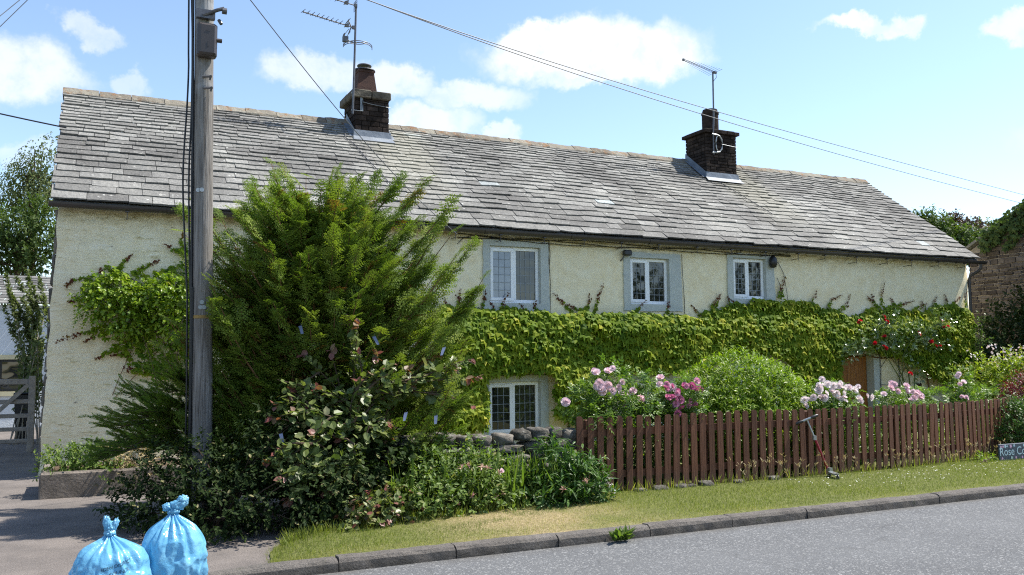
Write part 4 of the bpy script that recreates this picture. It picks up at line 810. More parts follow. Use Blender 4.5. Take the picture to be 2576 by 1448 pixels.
# ------------------------------------------------------------------ creeper on the front wall
def creeper(name, label, polys, n, size, bulge, tint, m='ivy', y0=YW, depthf=None, holes=(), hang=1.):
    t = thing(name, (np.mean([p_[0] for p_ in polys[0]]), y0, .05), label, 'climbing plant'); mb = MB()
    for P in polys:
        P = np.array(P); ar = .5 * abs(np.dot(P[:, 0], np.roll(P[:, 1], 1)) - np.dot(P[:, 1], np.roll(P[:, 0], 1))); k = int(n * ar)
        x = rng.uniform(P[:, 0].min(), P[:, 0].max(), k * 4); z = rng.uniform(P[:, 1].min(), P[:, 1].max(), k * 4)
        wob = np.stack([x * 3, z * 3, x * 0], -1); ok = inpoly(x + .12 * (vnoise(wob, 70) - .5), z + .16 * (vnoise(wob, 71) - .5), P); x, z = x[ok][:k], z[ok][:k]; k = len(x)
        q = np.stack([x * 1.1, z * 1.6, x * 0], -1); zt = np.array([P[:, 1].max()]); bl = bulge * (.35 + .9 * fbm(q, 3, 50)) * (1. if depthf is None else depthf(x, z))
        lay = rng.random(k); y = y0 - .03 - bl * (1 - .55 * lay ** 2) - .02 * rng.random(k)
        nmx = np.stack([.25 + .35 * (fbm(q * 2.2, 2, 51) - .5) * 3 + .35 * rng.normal(size=k), -.62 + .0 * x, 1. + .3 * rng.normal(size=k)], -1)
        ax = np.stack([.4 * rng.normal(size=k), -.68 + .22 * rng.normal(size=k), -.8 * hang + .2 * rng.normal(size=k)], -1)
        tn = np.clip(tint + .5 * (fbm(q * 1.8, 2, 52) - .5) + .14 * rng.normal(size=k), 0, .85)
        mb.scatter(LOBED, np.stack([x, y, z + .05], -1), ax, nmx, size * rng.uniform(.6, 1.25, k), tn)
    mb.build('foliage', M[m], t); return t
top = [(1095, 800), (1120, 775), (1160, 783), (1230, 785), (1300, 783), (1340, 790), (1385, 797), (1440, 785), (1520, 792), (1600, 783), (1650, 795), (1700, 793), (1760, 800), (1780, 785), (1830, 772), (1880, 768), (1900, 752), (1950, 752), (2000, 765), (2060, 768), (2110, 785), (2135, 798)]
band = top + [(2165, 790), (2200, 778), (2270, 775), (2310, 785), (2330, 790), (2360, 770), (2440, 774), (2452, 800), (2450, 960), (2412, 985), (2360, 962), (2310, 925), (2262, 900), (2205, 885), (2150, 880), (2112, 900), (2108, 975), (2040, 978), (2000, 955), (1980, 905), (1930, 890), (1850, 895), (1800, 915), (1700, 935), (1620, 940), (1560, 938), (1500, 925), (1440, 940), (1380, 935), (1290, 942), (1210, 948), (1170, 938), (1110, 930)]
c = creeper('climbing_creeper', 'broad band of yellow green creeper across the front wall below the upper windows', [wallpoly(band), wallpoly([(1095, 900), (1205, 930), (1222, 980), (1222, 1085), (1085, 1090)]), wallpoly([(1388, 925), (1500, 918), (1505, 1060), (1395, 1060), (1400, 1010)])], 620, .15, .27, .5,
            depthf=lambda x, z: np.clip((2.95 - z) / .5, .25, 1) * np.clip((z - .2) / .4, .5, 1))
stm = MB()
def shoot(par, P, n, size, red=.5, flat=True, y=YW - .04):
    P = np.array(P); k = np.linspace(0, 1, n); q = np.stack([np.interp(k, np.linspace(0, 1, len(P)), P[:, i]) for i in range(3)], -1) + rng.normal(size=(n, 3)) * (.012, .01, .012)
    d = nrm(np.gradient(q, axis=0)); sg = np.where(np.arange(n) % 2 == 0, 1., -1.)[:, None]; sd = np.cross(d, [0, -1., 0])
    mb = MB(); mb.scatter(LOBED, q, d * .5 + sd * sg + rng.normal(size=(n, 3)) * .3, np.array([0, -1, .3]) + rng.normal(size=(n, 3)) * .35, size * (1.1 - .7 * k) * rng.uniform(.7, 1.2, n), np.where(k > 1 - red, rng.uniform(.93, 1, n), rng.uniform(.2, .6, n))); mb.tube(P, .004, 4, .95); mb.build('shoot', M['ivy'], par)
for a, b in (((1135, 790), (1118, 752)), ((1150, 785), (1158, 730)), ((1165, 785), (1150, 745)), ((1192, 785), (1196, 728)), ((1205, 790), (1222, 728)), ((1240, 790), (1232, 760)), ((1262, 785), (1280, 738)), ((1290, 788), (1266, 765)), ((1335, 788), (1310, 765)), ((1352, 790), (1348, 758)), ((1440, 785), (1393, 738)), ((1470, 783), (1482, 738)), ((1497, 787), (1518, 716)),
             ((1465, 786), (1425, 765)), ((1600, 785), (1625, 757)), ((1680, 793), (1682, 760)), ((1765, 795), (1740, 768)), ((1790, 775), (1808, 748)), ((1800, 772), (1813, 740)), ((1838, 770), (1832, 745)), ((1862, 768), (1836, 752)), ((1960, 752), (1976, 695)), ((1966, 750), (1962, 715)), ((2035, 768), (2055, 733)), ((2082, 775), (2118, 742)), ((2112, 785), (2140, 742)), ((2212, 775), (2180, 745)), ((2220, 775), (2226, 710)), ((2255, 772), (2300, 758)), ((2300, 782), (2335, 765)), ((2345, 775), (2358, 745)), ((2385, 772), (2378, 742)), ((2390, 772), (2418, 748)), ((2430, 775), (2433, 730)), ((2205, 775), (2192, 740)), ((2250, 772), (2240, 752)), ((2330, 782), (2318, 757))):
    A_, B_ = onY(*a, YW - .05), onY(*b, YW - .045); mdl = (A_ + B_) / 2 + rng.normal(size=3) * (.04, 0, .02); shoot(c, [A_, mdl, B_], int(6 + 26 * np.linalg.norm(B_ - A_)), .075, .55)
stm.tube([(x, YW - .03, 2.0 + .25 * math.sin(x * 1.3)) for x in np.linspace(6.3, 21, 60)], .015, 5)
for x in (6.6, 8.9, 12.6, 16.2, 19.6, 20.8): stm.tube([(x, YW - .06, 0), (x + .1, YW - .05, .8), (x - .05, YW - .05, 1.6), (x + .2, YW - .04, 2.3)], (.03, .025, .02, .01), 6)
stm.build('stems', M['twig'], c)

# creeper and climbing bush on the blank left bay
c = creeper('climbing_creeper', 'loose green creeper with red tipped shoots on the blank wall left of the pole', [wallpoly([(330, 700), (400, 690), (480, 640), (520, 700), (520, 990), (440, 960), (370, 930), (330, 870), (330, 800)]), wallpoly([(200, 720), (300, 690), (360, 690), (350, 760), (250, 760)]), wallpoly([(230, 830), (330, 810), (400, 850), (370, 900), (280, 880)]), wallpoly([(320, 915), (430, 900), (480, 960), (400, 965)])], 330, .085, .15, .38)
stm = MB()
for pts in (((300, 700), (225, 700), (182, 705), (163, 722)), ((290, 680), (310, 665), (330, 640)), ((330, 690), (370, 668), (398, 657)), ((300, 690), (270, 672), (240, 690)), ((250, 730), (215, 745), (190, 748)), ((245, 760), (200, 755), (170, 760)), ((350, 830), (270, 825), (200, 840), (140, 860)), ((280, 830), (240, 845), (212, 862)), ((300, 870), (265, 890), (238, 905)), ((370, 860), (330, 850), (300, 865)), ((380, 780), (320, 770), (270, 775)), ((330, 900), (300, 890), (280, 895)), ((480, 640), (440, 632), (415, 615)), ((350, 760), (330, 745), (300, 742)), ((380, 940), (340, 935), (310, 925)), ((470, 640), (455, 610), (460, 585))):
    P = [onY(a, b, YW - .06) for a, b in pts]; shoot(c, P, int(10 + 26 * np.linalg.norm(P[-1] - P[0])), .08, .35)
for pts in (((480, 1000), (450, 900), (380, 830), (300, 800)), ((500, 1000), (470, 850), (400, 760), (330, 700)), ((480, 980), (440, 930), (350, 920)), ((345, 850), (300, 950), (283, 995)), ((400, 880), (290, 1000))): stm.tube([onY(a, b, YW - .03) for a, b in pts], .006, 5)
stm.build('stems', M['twig'], c)
def W3(px, py, y, r): q = onY(px, py, y); return (q, r)
bush('climbing_shrub', onY(420, 1160, 15.6), [W3(275, 740, 15.6, (.42, .20, .40)), W3(330, 770, 15.6, (.34, .22, .42)), W3(235, 760, 15.62, (.25, .14, .25)), W3(310, 800, 15.62, (.28, .16, .28)), W3(430, 735, 15.5, (.5, .24, .3)), W3(470, 790, 15.5, (.5, .24, .5))], 900, ROUND, .052, 'lime', 'light green small leaved climber heaped on the wall left of the pole', 'climbing plant', tl=.16, per=8, up=.1, droop=.4, tint=(.55, .22), nst=5, r0=.008)

# climbing rose by the door
cr = thing('climbing_rose', tuple(onY(2290, 1000, YW - .35)), 'climbing rose with deep red blooms and shiny leaves trained right of the wooden door', 'rose')
sp = [(2230, 808), (2205, 825), (2180, 845), (2240, 835), (2260, 850), (2215, 855), (2165, 858), (2150, 870), (2140, 885), (2170, 880), (2195, 868), (2270, 822), (2300, 850), (2310, 862), (2340, 868), (2325, 845), (2285, 880), (2365, 805), (2345, 820), (2385, 812), (2365, 785), (2380, 870), (2260, 880), (2235, 862), (2305, 825), (2300, 935), (2310, 950), (2330, 855), (2350, 870), (2245, 790), (2130, 895), (2205, 800)]
sp = [(lambda q: (q, (.16, .09, .10)))(onY(a, b, YW - rng.uniform(.42, .58))) for a, b in sp]
mb, p = leafy(sp, 420, PINN, .105, per=4, tl=.14, up=.3, shell=.2, tint=(.5, .22)); mb.build('foliage', M['roseg'], cr)
b = MB()
for pts in (((2290, 1010), (2275, 960), (2255, 915), (2240, 870), (2225, 830)), ((2285, 1010), (2262, 950), (2235, 905), (2215, 870), (2180, 860), (2140, 890)), ((2288, 1010), (2270, 955), (2270, 900), (2310, 870), (2350, 860)), ((2292, 1000), (2286, 940), (2270, 900), (2290, 860), (2350, 820), (2385, 812)), ((2300, 990), (2300, 935))): b.tube([onY(a, c_, YW - .2 - .08 * i) for i, (a, c_) in enumerate(pts)], np.linspace(.016, .006, len(pts)), 6)
b.build('stems', M['greenstem'], cr)
blooms(cr, [onY(a, b_, YW - .62) for a, b_ in ((2222, 794), (2226, 806), (2164, 808), (2222, 849), (2202, 862), (2224, 872), (2312, 838), (2367, 807), (2385, 822), (2354, 871), (2340, 862), (2290, 940))], .125, 'red', per=2)
tr = thing('trellis', tuple(onY(2240, 1010, YW - .06)), 'thin dark metal trellis against the wall right of the wooden door', 'trellis'); b = MB()
f_ = lambda a, c_: onY(a, c_, YW - .05)
for x in (2216, 2262): b.tube([f_(x - 4, 885), f_(x, 925), f_(x + 1, 1040)], .011, 6)
b.tube([f_(2216, 968), f_(2262, 971)], .010, 6); b.tube([f_(2280, 920), f_(2262, 955)], .008, 6); b.tube([f_(2262, 930), f_(2285, 928), f_(2282, 1020)], .008, 6); b.tube([f_(2216, 925), f_(2236, 895), f_(2262, 925)], .008, 6); b.build('trellis_frame', M['mast'], tr)

# ------------------------------------------------------------------ fence, stones, scooter, sign
fx = np.array([5.62, 11.0, 12.7, 14.3, 17.0, 20.0]); fy = np.array([9.65, 9.61, 9.80, 10.08, 10.6, 11.3])
fence = thing('picket_fence', (5.62, 9.65, .05), 'brown stained timber picket fence with rounded tops along the grass verge', 'fence')
L = np.concatenate([[0], np.cumsum(np.hypot(np.diff(fx), np.diff(fy)))])
def fpt(s_): return np.array([np.interp(s_, L, fx), np.interp(s_, L, fy)])
s_ = 0.; k = 0
while s_ < L[-1]:
    x, y = fpt(s_); x2, y2 = fpt(s_ + .05); a = math.atan2(y2 - y, x2 - x); w = .046 + rng.uniform(-.003, .003); zt = 1.035 + rng.uniform(-.012, .012) + (.02 if k == 0 else 0) - .004 * math.sin(s_ * 2.1); zb = .085 + rng.uniform(-.02, .02)
    pr = [(-w, zb), (w, zb), (w, zt - .045), (w * .86, zt - .018), (w * .5, zt - .002), (-w * .5, zt - .002), (-w * .86, zt - .018), (-w, zt - .045)]
    ca, sa = math.cos(a), math.sin(a); tilt = rng.normal() * .009 + .008; ln = rng.normal() * .008; V = []
    for dy_ in (-.022, -.002):
        for (u, z) in pr: uu = u + tilt * (z - .5); V.append((x + ca * uu - sa * (dy_ + ln * z), y + sa * uu + ca * (dy_ + ln * z), z))
    MB().add(V, [tuple(range(8)), tuple(range(15, 7, -1))] + [(i, i + 8, 8 + (i + 1) % 8, (i + 1) % 8) for i in range(8)], rng.random()).build('picket', M['fence'], fence)
    s_ += .1465 + rng.uniform(-.006, .006); k += 1
for z in (.30, .83):
    for i in range(12):
        a, b_ = fpt(L[-1] * i / 12 + .004), fpt(L[-1] * (i + 1) / 12 - .004); d = nrm(b_ - a); nn = np.array([-d[1], d[0]]); V = []
        for e in (a, b_):
            for (o_, zz) in ((.003, z - .045), (.003, z + .045), (.04, z + .045), (.04, z - .045)): V.append((*(e + nn * o_), zz + .006 * math.sin(i)))
        MB().add(V, [(0, 3, 2, 1), (4, 5, 6, 7), (0, 1, 5, 4), (1, 2, 6, 5), (2, 3, 7, 6), (3, 0, 4, 7)], .2).build('rail', M['fence'], fence)
for s0 in np.arange(.08, L[-1], 1.83):
    x, y = fpt(s0 + .07); MB().bbox((x - .05, y + .043, 0), (x + .05, y + .14, 1.0), .01, .3).build('post', M['fence'], fence)
def rock(mb, c, r, t): 
    V, Fq = [], []; n, m_ = 16, 11
    for i in range(m_):
        ph = math.pi * i / (m_ - 1)
        for j in range(n): a = 2 * math.pi * j / n; V.append((math.sin(ph) * math.cos(a), math.sin(ph) * math.sin(a), math.cos(ph)))
    V = np.array(V); V = np.sign(V) * np.abs(V) ** .58; V *= (1 + .75 * (fbm(V * 1.7 + rng.random(3) * 50, 3) - .5))[:, None] * np.array(r); i, j = np.meshgrid(np.arange(m_ - 1), np.arange(n), indexing='ij'); j2 = (j + 1) % n
    mb.add(V + c, np.stack([i * n + j, (i + 1) * n + j, (i + 1) * n + j2, i * n + j2], -1).reshape(-1, 4), t); return mb
for i, (px, py, r, lab) in enumerate(((1640, 1240, .10, 'flat grey stone at the foot of the fence near its left end'), (1690, 1236, .13, 'low broad stone under the pickets left of the pale brown one'), (1718, 1226, .12, 'pale brown rounded stone under the fence pickets'), (1745, 1224, .10, 'dark rounded stone under the fence, right of the pale brown stone'), (1790, 1222, .13, 'wide mossy stone under the middle of the fence'), (1870, 1214, .10, 'small stone half hidden in grass under the fence'), (1960, 1207, .12, 'grey stone left of the scooter under the fence'))):
    q = onZ(px, py, .09); q[1] = 9.56; rock(MB(), q + (0, 0, -.02), (r * .85, r * .6, r * .5), rng.random() * .6).build('stone', M['stone'], loc=tuple(q), smooth=True, label=lab, cat='stone', group='stones along the foot of the fence')
# low field-stone wall left of the fence
sw = thing('stone_wall', (4.6, 10.0, .05), 'low weathered dry stone wall under the lower window, left of the fence', 'wall'); b = MB(); z = .05
for row, hh in enumerate((.15, .13, .15, .12, .13, .15)):
    x = 2.6 + rng.uniform(-.1, .1)
    while x < 5.62:
        w = rng.uniform(.16, .42) if row < 5 else rng.uniform(.16, .32); rock(b, np.array([x + w / 2, 10.02 + rng.uniform(-.03, .03), z + hh / 2 + rng.uniform(-.012, .012) + (.03 * math.sin(x * 4) if row == 5 else 0)]), (w * .48, .16, hh * .52 * rng.uniform(.85, 1.1)), rng.random()); x += w
    z += hh
b.build('stones', M['stone'], sw, smooth=True)

sc = thing('kick_scooter', (9.56, 9.40, .09), 'red and silver kick scooter leaning against the picket fence', 'scooter')
A_, B_ = np.array([9.32, 9.555, .885]), np.array([9.56, 9.42, .16]); d = B_ - A_; lerp = lambda u: A_ + d * u
redm = simple('dark_red_metal', (.26, .012, .03), (.2, .01, .022), .3, 4, 0, 1, .6, .3); alu = simple('scooter_aluminium', (.40, .42, .42), (.30, .32, .32), .3, 6, 0, 1, .5, .6)
MB().tube([lerp(0), lerp(.36)], .0125, 10).build('upper_tube', alu, sc, smooth=True); MB().tube([lerp(.36), lerp(1.0)], .017, 10).build('steering_column', redm, sc, smooth=True)
MB().lathe([(0, -.03), (.03, -.03), (.03, .03), (0, .03)], lerp(.36), 10).build('clamp', alu, sc)
hd = nrm(np.array([.82, -.25, .30])); MB().tube([lerp(0) - hd * .08, lerp(0) + hd * .08], .017, 8).build('handlebar', alu, sc)
for sg in (-1, 1): MB().tube([lerp(0) + hd * sg * .065, lerp(0) + hd * sg * .085, lerp(0) + hd * sg * .17, lerp(0) + hd * sg * .185], (.018, .022, .022, .012), 10).build('grip', M['black'], sc, smooth=True)
dd = nrm(np.array([-.45, -.85, 0])); pp = np.array([-dd[1], dd[0], 0]); e = np.array([9.565, 9.40, .155]); dk = MB(); V = []
for u, w in ((.02, .03), (.08, .045), (.27, .045), (.30, .03)):
    for sg in (-1, 1):
        for zz in (0, .022): V.append(e + dd * u + pp * sg * w + (0, 0, zz - .02))
dk.add(V, [(k * 4 + a, k * 4 + b_, k * 4 + 4 + b_, k * 4 + 4 + a) for k in range(3) for a, b_ in ((1, 3), (3, 2), (2, 0), (0, 1))] + [(0, 1, 3, 2), (12, 14, 15, 13)]); dk.build('deck', alu, sc)
for cpt, nm in ((e + (.01, .02, -.055), 'wheel'), (e + dd * .34 + (0, 0, -.055), 'wheel')):
    th = np.linspace(0, 2 * math.pi, 17); ring = np.stack([dd * 0 + cpt + dd * .038 * math.cos(a) + np.array([0, 0, .038 * math.sin(a)]) for a in th]); w_ = MB().tube(ring, .013, 8, cap=False).build(nm, M['black'], sc, smooth=True); MB().tube([cpt - pp * .012, cpt + pp * .012], .03, 12).build('hub', alu, w_)
fk = MB()
for sg in (-1, 1): fk.tube([e + (.01, .02, .03), e + (.01, .02, -.055) + pp * sg * .022], .009, 6)
fk.box(e + (-.03, -.03, .0), e + (.03, .03, .05)); fk.build('fork', alu, sc); MB().box(e + dd * .31 + (-.03, -.03, .0), e + dd * .36 + (.03, .03, .012)).build('mudguard', alu, sc)

sg_ = thing('house_sign', (13.7, 9.45, .1), 'slate house name board with painted flowers reading Rose Cottage, leaning by the fence', 'sign')
SQ = onY(2513, 1119, 9.45); SB = onY(2520, 1160, 9.45); sh_ = SQ[2] - SB[2]; b = MB(); bw = 1.02
b.bbox((SQ[0], 9.45, SB[2] - .01), (SQ[0] + bw, 9.475, SQ[2]), .008); bd = b.build('board', simple('painted_slate_board', (.055, .075, .11), (.035, .05, .08), .6, 8), sg_)
def text3d(txt, size, name, m, parent, fn, ext=.0):
    cu = bpy.data.curves.new(name, 'FONT'); cu.body = txt; cu.size = size; cu.extrude = ext; cu.align_x = 'CENTER'; o = bpy.data.objects.new(name, cu); COL.objects.link(o)
    bpy.context.view_layer.update(); me = o.evaluated_get(bpy.context.evaluated_depsgraph_get()).to_mesh(); V = np.array([v.co[:] for v in me.vertices]); Fq = [tuple(p.vertices) for p in me.polygons]; o.to_mesh_clear(); bpy.data.objects.remove(o)
    mb = MB(); mb.add(fn(V), Fq); return mb.build(name, m, parent)
chalk = simple('pale_blue_paint', (.42, .58, .66), (.34, .48, .56), .8, 30); pnk = simple('pink_paint', (.55, .36, .52), (.45, .28, .42), .8, 30); gpt = simple('pale_green_paint', (.36, .52, .5), (.3, .42, .4), .8, 30)
text3d('Rose Cottage', .185, 'lettering', chalk, bd, lambda V: np.stack([SQ[0] + bw * .5 + V[:, 0], 9.445 + 0 * V[:, 0] - .001 * (V[:, 2] > 0), SB[2] + sh_ * .31 + V[:, 1]], -1))
for k, (u, v, r, m_) in enumerate(((.03, .84, .022, pnk), (.075, .86, .02, pnk), (.12, .86, .026, chalk), (.16, .86, .014, chalk), (.23, .85, .028, pnk), (.02, .72, .022, chalk), (.30, .88, .02, chalk), (.05, .14, .02, pnk), (.24, .15, .024, gpt), (.33, .14, .02, pnk), (.60, .86, .025, chalk), (.74, .86, .025, pnk), (.88, .85, .022, chalk), (.55, .13, .02, pnk), (.8, .13, .022, gpt))):
    q = np.array([SQ[0] + u * bw * 1.2 if u < .4 else SQ[0] + u * bw, 9.4455 - .0004 * (k % 3), SB[2] + sh_ * v]); b = MB(); th = np.linspace(0, 6.283, 21)[:-1]; rr_ = r * (1 + .22 * np.cos(5 * th)); b.add(np.stack([q[0] + rr_ * np.cos(th), q[1] + 0 * th, q[2] + rr_ * np.sin(th)], -1), [tuple(range(20))]); b.build('painted_flower', m_, bd)

# ------------------------------------------------------------------ shrubs in front of the conifer
def AT(px, py, y, r): return (onY(px, py, y), r)
# dark honeysuckle mass round the foot of the pole
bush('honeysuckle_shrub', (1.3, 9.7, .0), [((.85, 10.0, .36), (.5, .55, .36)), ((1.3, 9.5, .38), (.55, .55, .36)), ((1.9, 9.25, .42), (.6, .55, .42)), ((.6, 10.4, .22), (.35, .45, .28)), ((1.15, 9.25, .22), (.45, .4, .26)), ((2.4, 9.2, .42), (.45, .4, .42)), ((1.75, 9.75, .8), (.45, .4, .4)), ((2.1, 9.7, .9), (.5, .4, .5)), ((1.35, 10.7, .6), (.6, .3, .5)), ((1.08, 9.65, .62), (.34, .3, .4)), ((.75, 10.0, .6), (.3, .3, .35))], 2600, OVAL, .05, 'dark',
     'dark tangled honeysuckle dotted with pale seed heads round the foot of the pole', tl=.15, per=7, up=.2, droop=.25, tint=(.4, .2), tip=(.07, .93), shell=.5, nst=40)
# low prostrate conifer left of the pole
def spiky(name, base, dirs, label):
    t = thing(name, base, label, 'shrub'); mb, st = MB(), MB()
    for (tipp, nsub) in dirs:
        b_ = np.array(base) + rng.uniform(-.15, .15, 3) + (.2, 0, .75 * tipp[2] - .15); tt = np.linspace(0, 1, 8)[:, None]; d = np.array(tipp) - b_; C_ = b_ + d * tt + np.array([0, 0, .12]) * np.sin(tt * 3.14); st.tube(C_, np.linspace(.014, .004, 8), 5, cap=False)
        for k in range(nsub):
            u = rng.uniform(.25, 1); p0 = np.array([np.interp(u, tt[:, 0], C_[:, i]) for i in range(3)]); dv = nrm(nrm(d) + rng.normal(size=3) * (.35, .35, .22) + (0, 0, .12)); l = rng.uniform(.16, .42); n = 7
            q = p0 + dv * np.linspace(0, l, n)[:, None]; st.tube(q[[0, -1]], (.004, .002), 4, cap=False)
            for _ in range(2): mb.scatter(SPRAY, q, np.tile(dv, (n, 1)) + rng.normal(size=(n, 3)) * .15, rsph(n), .085, np.clip(rng.uniform(.1, .5) + .15 * rng.normal(size=n), 0, .85))
    mb.build('foliage', M['yew'], t); st.build('branches', M['bark'], t)
spiky('spreading_juniper', (1.15, 11.1, .25), [(onY(a, b, 10.9 + rng.uniform(-.3, .5)), 16) for a, b in ((285, 1080), (300, 1062), (330, 1060), (350, 1040), (320, 1100), (290, 1125), (270, 1150), (330, 1125), (365, 1100), (380, 1020), (420, 990), (440, 960), (400, 1060), (350, 1010), (300, 1140), (260, 1158), (420, 1080), (440, 1030), (380, 1140))], 'low dark juniper with spiky branches reaching left across the cottage wall')
# crab apple with bronze shoot tips, arching in front of the conifer
def arching(name, base, branches, label, m, tmpl, size, per, lab_cat='shrub', tips=.5):
    t = thing(name, base, label, lab_cat); mb, st = MB(), MB()
    for pts in branches:
        P = np.array(pts); k = np.linspace(0, 1, len(P)); n = int(np.linalg.norm(np.diff(P, axis=0), axis=1).sum() * per); u = np.sort(rng.uniform(.15, 1, n)); q = np.stack([np.interp(u, k, P[:, i]) for i in range(3)], -1)
        d = nrm(np.stack([np.interp(u, k, np.gradient(P, axis=0)[:, i]) for i in range(3)], -1)); st.tube(P, np.linspace(.014, .003, len(P)), 5, cap=False)
        off = rsph(n) * rng.uniform(.0, .13, n)[:, None] * (1.15 - u)[:, None]; ax = nrm(d * .6 + rsph(n) * .9 + (0, 0, -.12)); nm = nrm(np.array([0, -.35, 1.]) + .5 * rsph(n))
        tn = np.clip(.42 + .2 * rng.normal(size=n), 0, .86); red = u > rng.uniform(.86, .97); tn = np.where(red & (rng.random(n) < tips * 2), rng.uniform(.9, 1, n), tn)
        mb.scatter(tmpl, q + off, ax, nm, size * rng.uniform(.55, 1.2, n) * (1.1 - .3 * u), tn)
    mb.build('foliage', M[m], t); st.build('branches', M['bark'], t); return t
rt = np.array([2.85, 10.15, .1]); brs = []
for tips_, y in ((((945, 890), (935, 930), (890, 980)), 9.7), (((1205, 950), (1120, 955), (1020, 965), (950, 960)), 9.6), (((1150, 925), (1090, 945), (1010, 960)), 9.7), (((985, 1070), (950, 1060), (900, 1050)), 9.5), (((800, 1085), (850, 1070), (900, 1060)), 9.4), (((700, 1140), (770, 1120), (850, 1090)), 9.3), (((735, 985), (780, 985), (840, 1010)), 9.7), (((790, 980), (830, 990), (880, 1010)), 9.6), (((880, 805), (880, 850), (890, 930)), 9.9), (((760, 895), (800, 930), (860, 990)), 9.9), (((690, 1020), (730, 1010), (800, 1030)), 9.6), (((665, 1165), (720, 1150), (800, 1110)), 9.2), (((700, 1210), (740, 1180), (800, 1140)), 9.2), (((900, 1215), (890, 1160), (890, 1110)), 9.2), (((985, 1100), (960, 1085), (920, 1070)), 9.4), (((1040, 985), (1000, 985), (940, 990)), 9.6), (((900, 960), (890, 990), (880, 1030)), 9.5), (((960, 930), (940, 960), (900, 1010)), 9.5), (((830, 1240), (840, 1200), (850, 1150)), 9.1), (((720, 1260), (760, 1220), (820, 1160)), 9.1), (((1130, 1000), (1080, 990), (1000, 980)), 9.6), (((740, 1040), (780, 1040), (850, 1050)), 9.4)):
    P = [onY(a, b, y - .04 * i) for i, (a, b) in enumerate(tips_)][::-1]; n_ = len(P); j = P[0] + (rt - P[0]) * .5 + np.array([0, 0, .12]); base_ = [rt, j] + P; q = np.array(base_); k = np.linspace(0, 1, len(q)); kk = np.linspace(0, 1, 12); brs.append(np.stack([np.interp(kk, k, q[:, i]) for i in range(3)], -1))
    mainb = brs[-1]
    for _ in range(2):
        a = mainb[rng.integers(5, 9)]; e = a + (mainb[-1] - a) * rng.uniform(.4, .9) + rng.normal(size=3) * (.16, .1, .16); brs.append(np.array([a, (a + e) / 2 + (0, 0, .03), e]))
arching('crab_apple_shrub', tuple(rt), brs, 'arching broad leaved shrub with bronze shoot tips in front of the conifer', 'crab', ROUND, .112, 40)
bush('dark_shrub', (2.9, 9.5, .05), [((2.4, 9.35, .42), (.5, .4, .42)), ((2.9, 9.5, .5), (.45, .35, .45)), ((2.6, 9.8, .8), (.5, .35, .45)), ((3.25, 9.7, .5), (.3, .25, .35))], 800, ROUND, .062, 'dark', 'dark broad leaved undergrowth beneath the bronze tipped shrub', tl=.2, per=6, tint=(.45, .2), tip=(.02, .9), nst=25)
bush('low_plant', tuple(onZ(945, 1320, .08)), [AT(930, 1295, 8.85, (.26, .18, .14)), AT(985, 1275, 8.95, (.22, .18, .14)), AT(905, 1320, 8.75, (.16, .12, .1))], 170, ROUND, .062, 'crab', 'low grey green plant with bronze tips on the verge below the dark shrubs', 'plant', tl=.12, per=6, tint=(.55, .2), tip=(.35, .9), nst=12)
# hedgerow herbs below the stone wall
hb = bush('hedgerow_plants', (4.1, 9.4, .07), [AT(1090, 1215, 9.3, (.34, .28, .34)), AT(1170, 1210, 9.4, (.42, .3, .30)), AT(1260, 1215, 9.45, (.36, .28, .26)), AT(1130, 1265, 9.1, (.4, .25, .22)), AT(1220, 1258, 9.2, (.42, .25, .22)), AT(1310, 1240, 9.45, (.2, .2, .22)), AT(1060, 1255, 9.05, (.3, .25, .25)), AT(1200, 1150, 9.55, (.14, .12, .22)), AT(1110, 1150, 9.5, (.2, .14, .2))], 1150, OVAL, .056, 'herb', 'tangle of wild leafy plants and pink honeysuckle below the stone wall', 'plants', tl=.15, per=6, up=.6, tint=(.45, .2), tip=(.05, .92), nst=60, stem='greenstem', r0=.006)
gb = MB(); n = 420; q = np.stack([rng.uniform(3.0, 5.2, n), rng.uniform(9.1, 9.8, n), np.full(n, .08)], -1); hgt = rng.uniform(.25, .75, n); gb.scatter(BLADE, q, np.stack([.28 * rng.normal(size=n), -.12 + .25 * rng.normal(size=n), np.ones(n)], -1), rsph(n), hgt, rng.uniform(.2, .8, n)); gb.build('grass_blades', M['herb'], hb)
for a, b_ in ((1160, 1178), (1176, 1170), (1212, 1176), (1228, 1178), (1255, 1190), (1190, 1248), (1150, 1270), (1105, 1300), (1248, 1252), (1265, 1240)):
    mb = MB(); c = onY(a, b_, 9.02); n = 12; mb.scatter(LANCE, np.tile(c, (n, 1)), rsph(n) + (0, -.4, .5), rsph(n), .05, rng.random(n)); mb.build('flower', M['cream_petal'], hb)
blooms(hb, [onY(1262, 1184, 9.0)], .085, 'pink', per=2)
pe = bush('glossy_shrub', tuple(onZ(1440, 1265, .07)), [AT(1400, 1190, 9.35, (.26, .24, .32)), AT(1450, 1215, 9.2, (.30, .24, .28)), AT(1495, 1230, 9.15, (.2, .18, .18)), AT(1390, 1240, 9.1, (.24, .2, .18))], 420, LANCE, .12, 'gloss', 'dark glossy shrub with long pointed leaves at the left end of the fence', tl=.17, per=6, up=.5, droop=.15, tint=(.42, .2), nst=24, stem='greenstem')
for a, b_ in ((1418, 1232), (1475, 1212)): mb = MB(); c = onY(a, b_, 8.85); n = 14; mb.scatter(LANCE, np.tile(c, (n, 1)), rsph(n) + (0, -.4, .5), rsph(n), .055, rng.random(n)); mb.build('flower', M['cream_petal'], pe)
for a, b_ in ((1497, 1222), (1540, 1230), (1530, 1215)): mb = MB(); mb.scatter(OVAL, onY(a, b_, 8.95) + rng.normal(size=(14, 3)) * .03, rsph(14), rsph(14), .03, rng.random(14)); mb.build('flower', M['whitep'], pe)

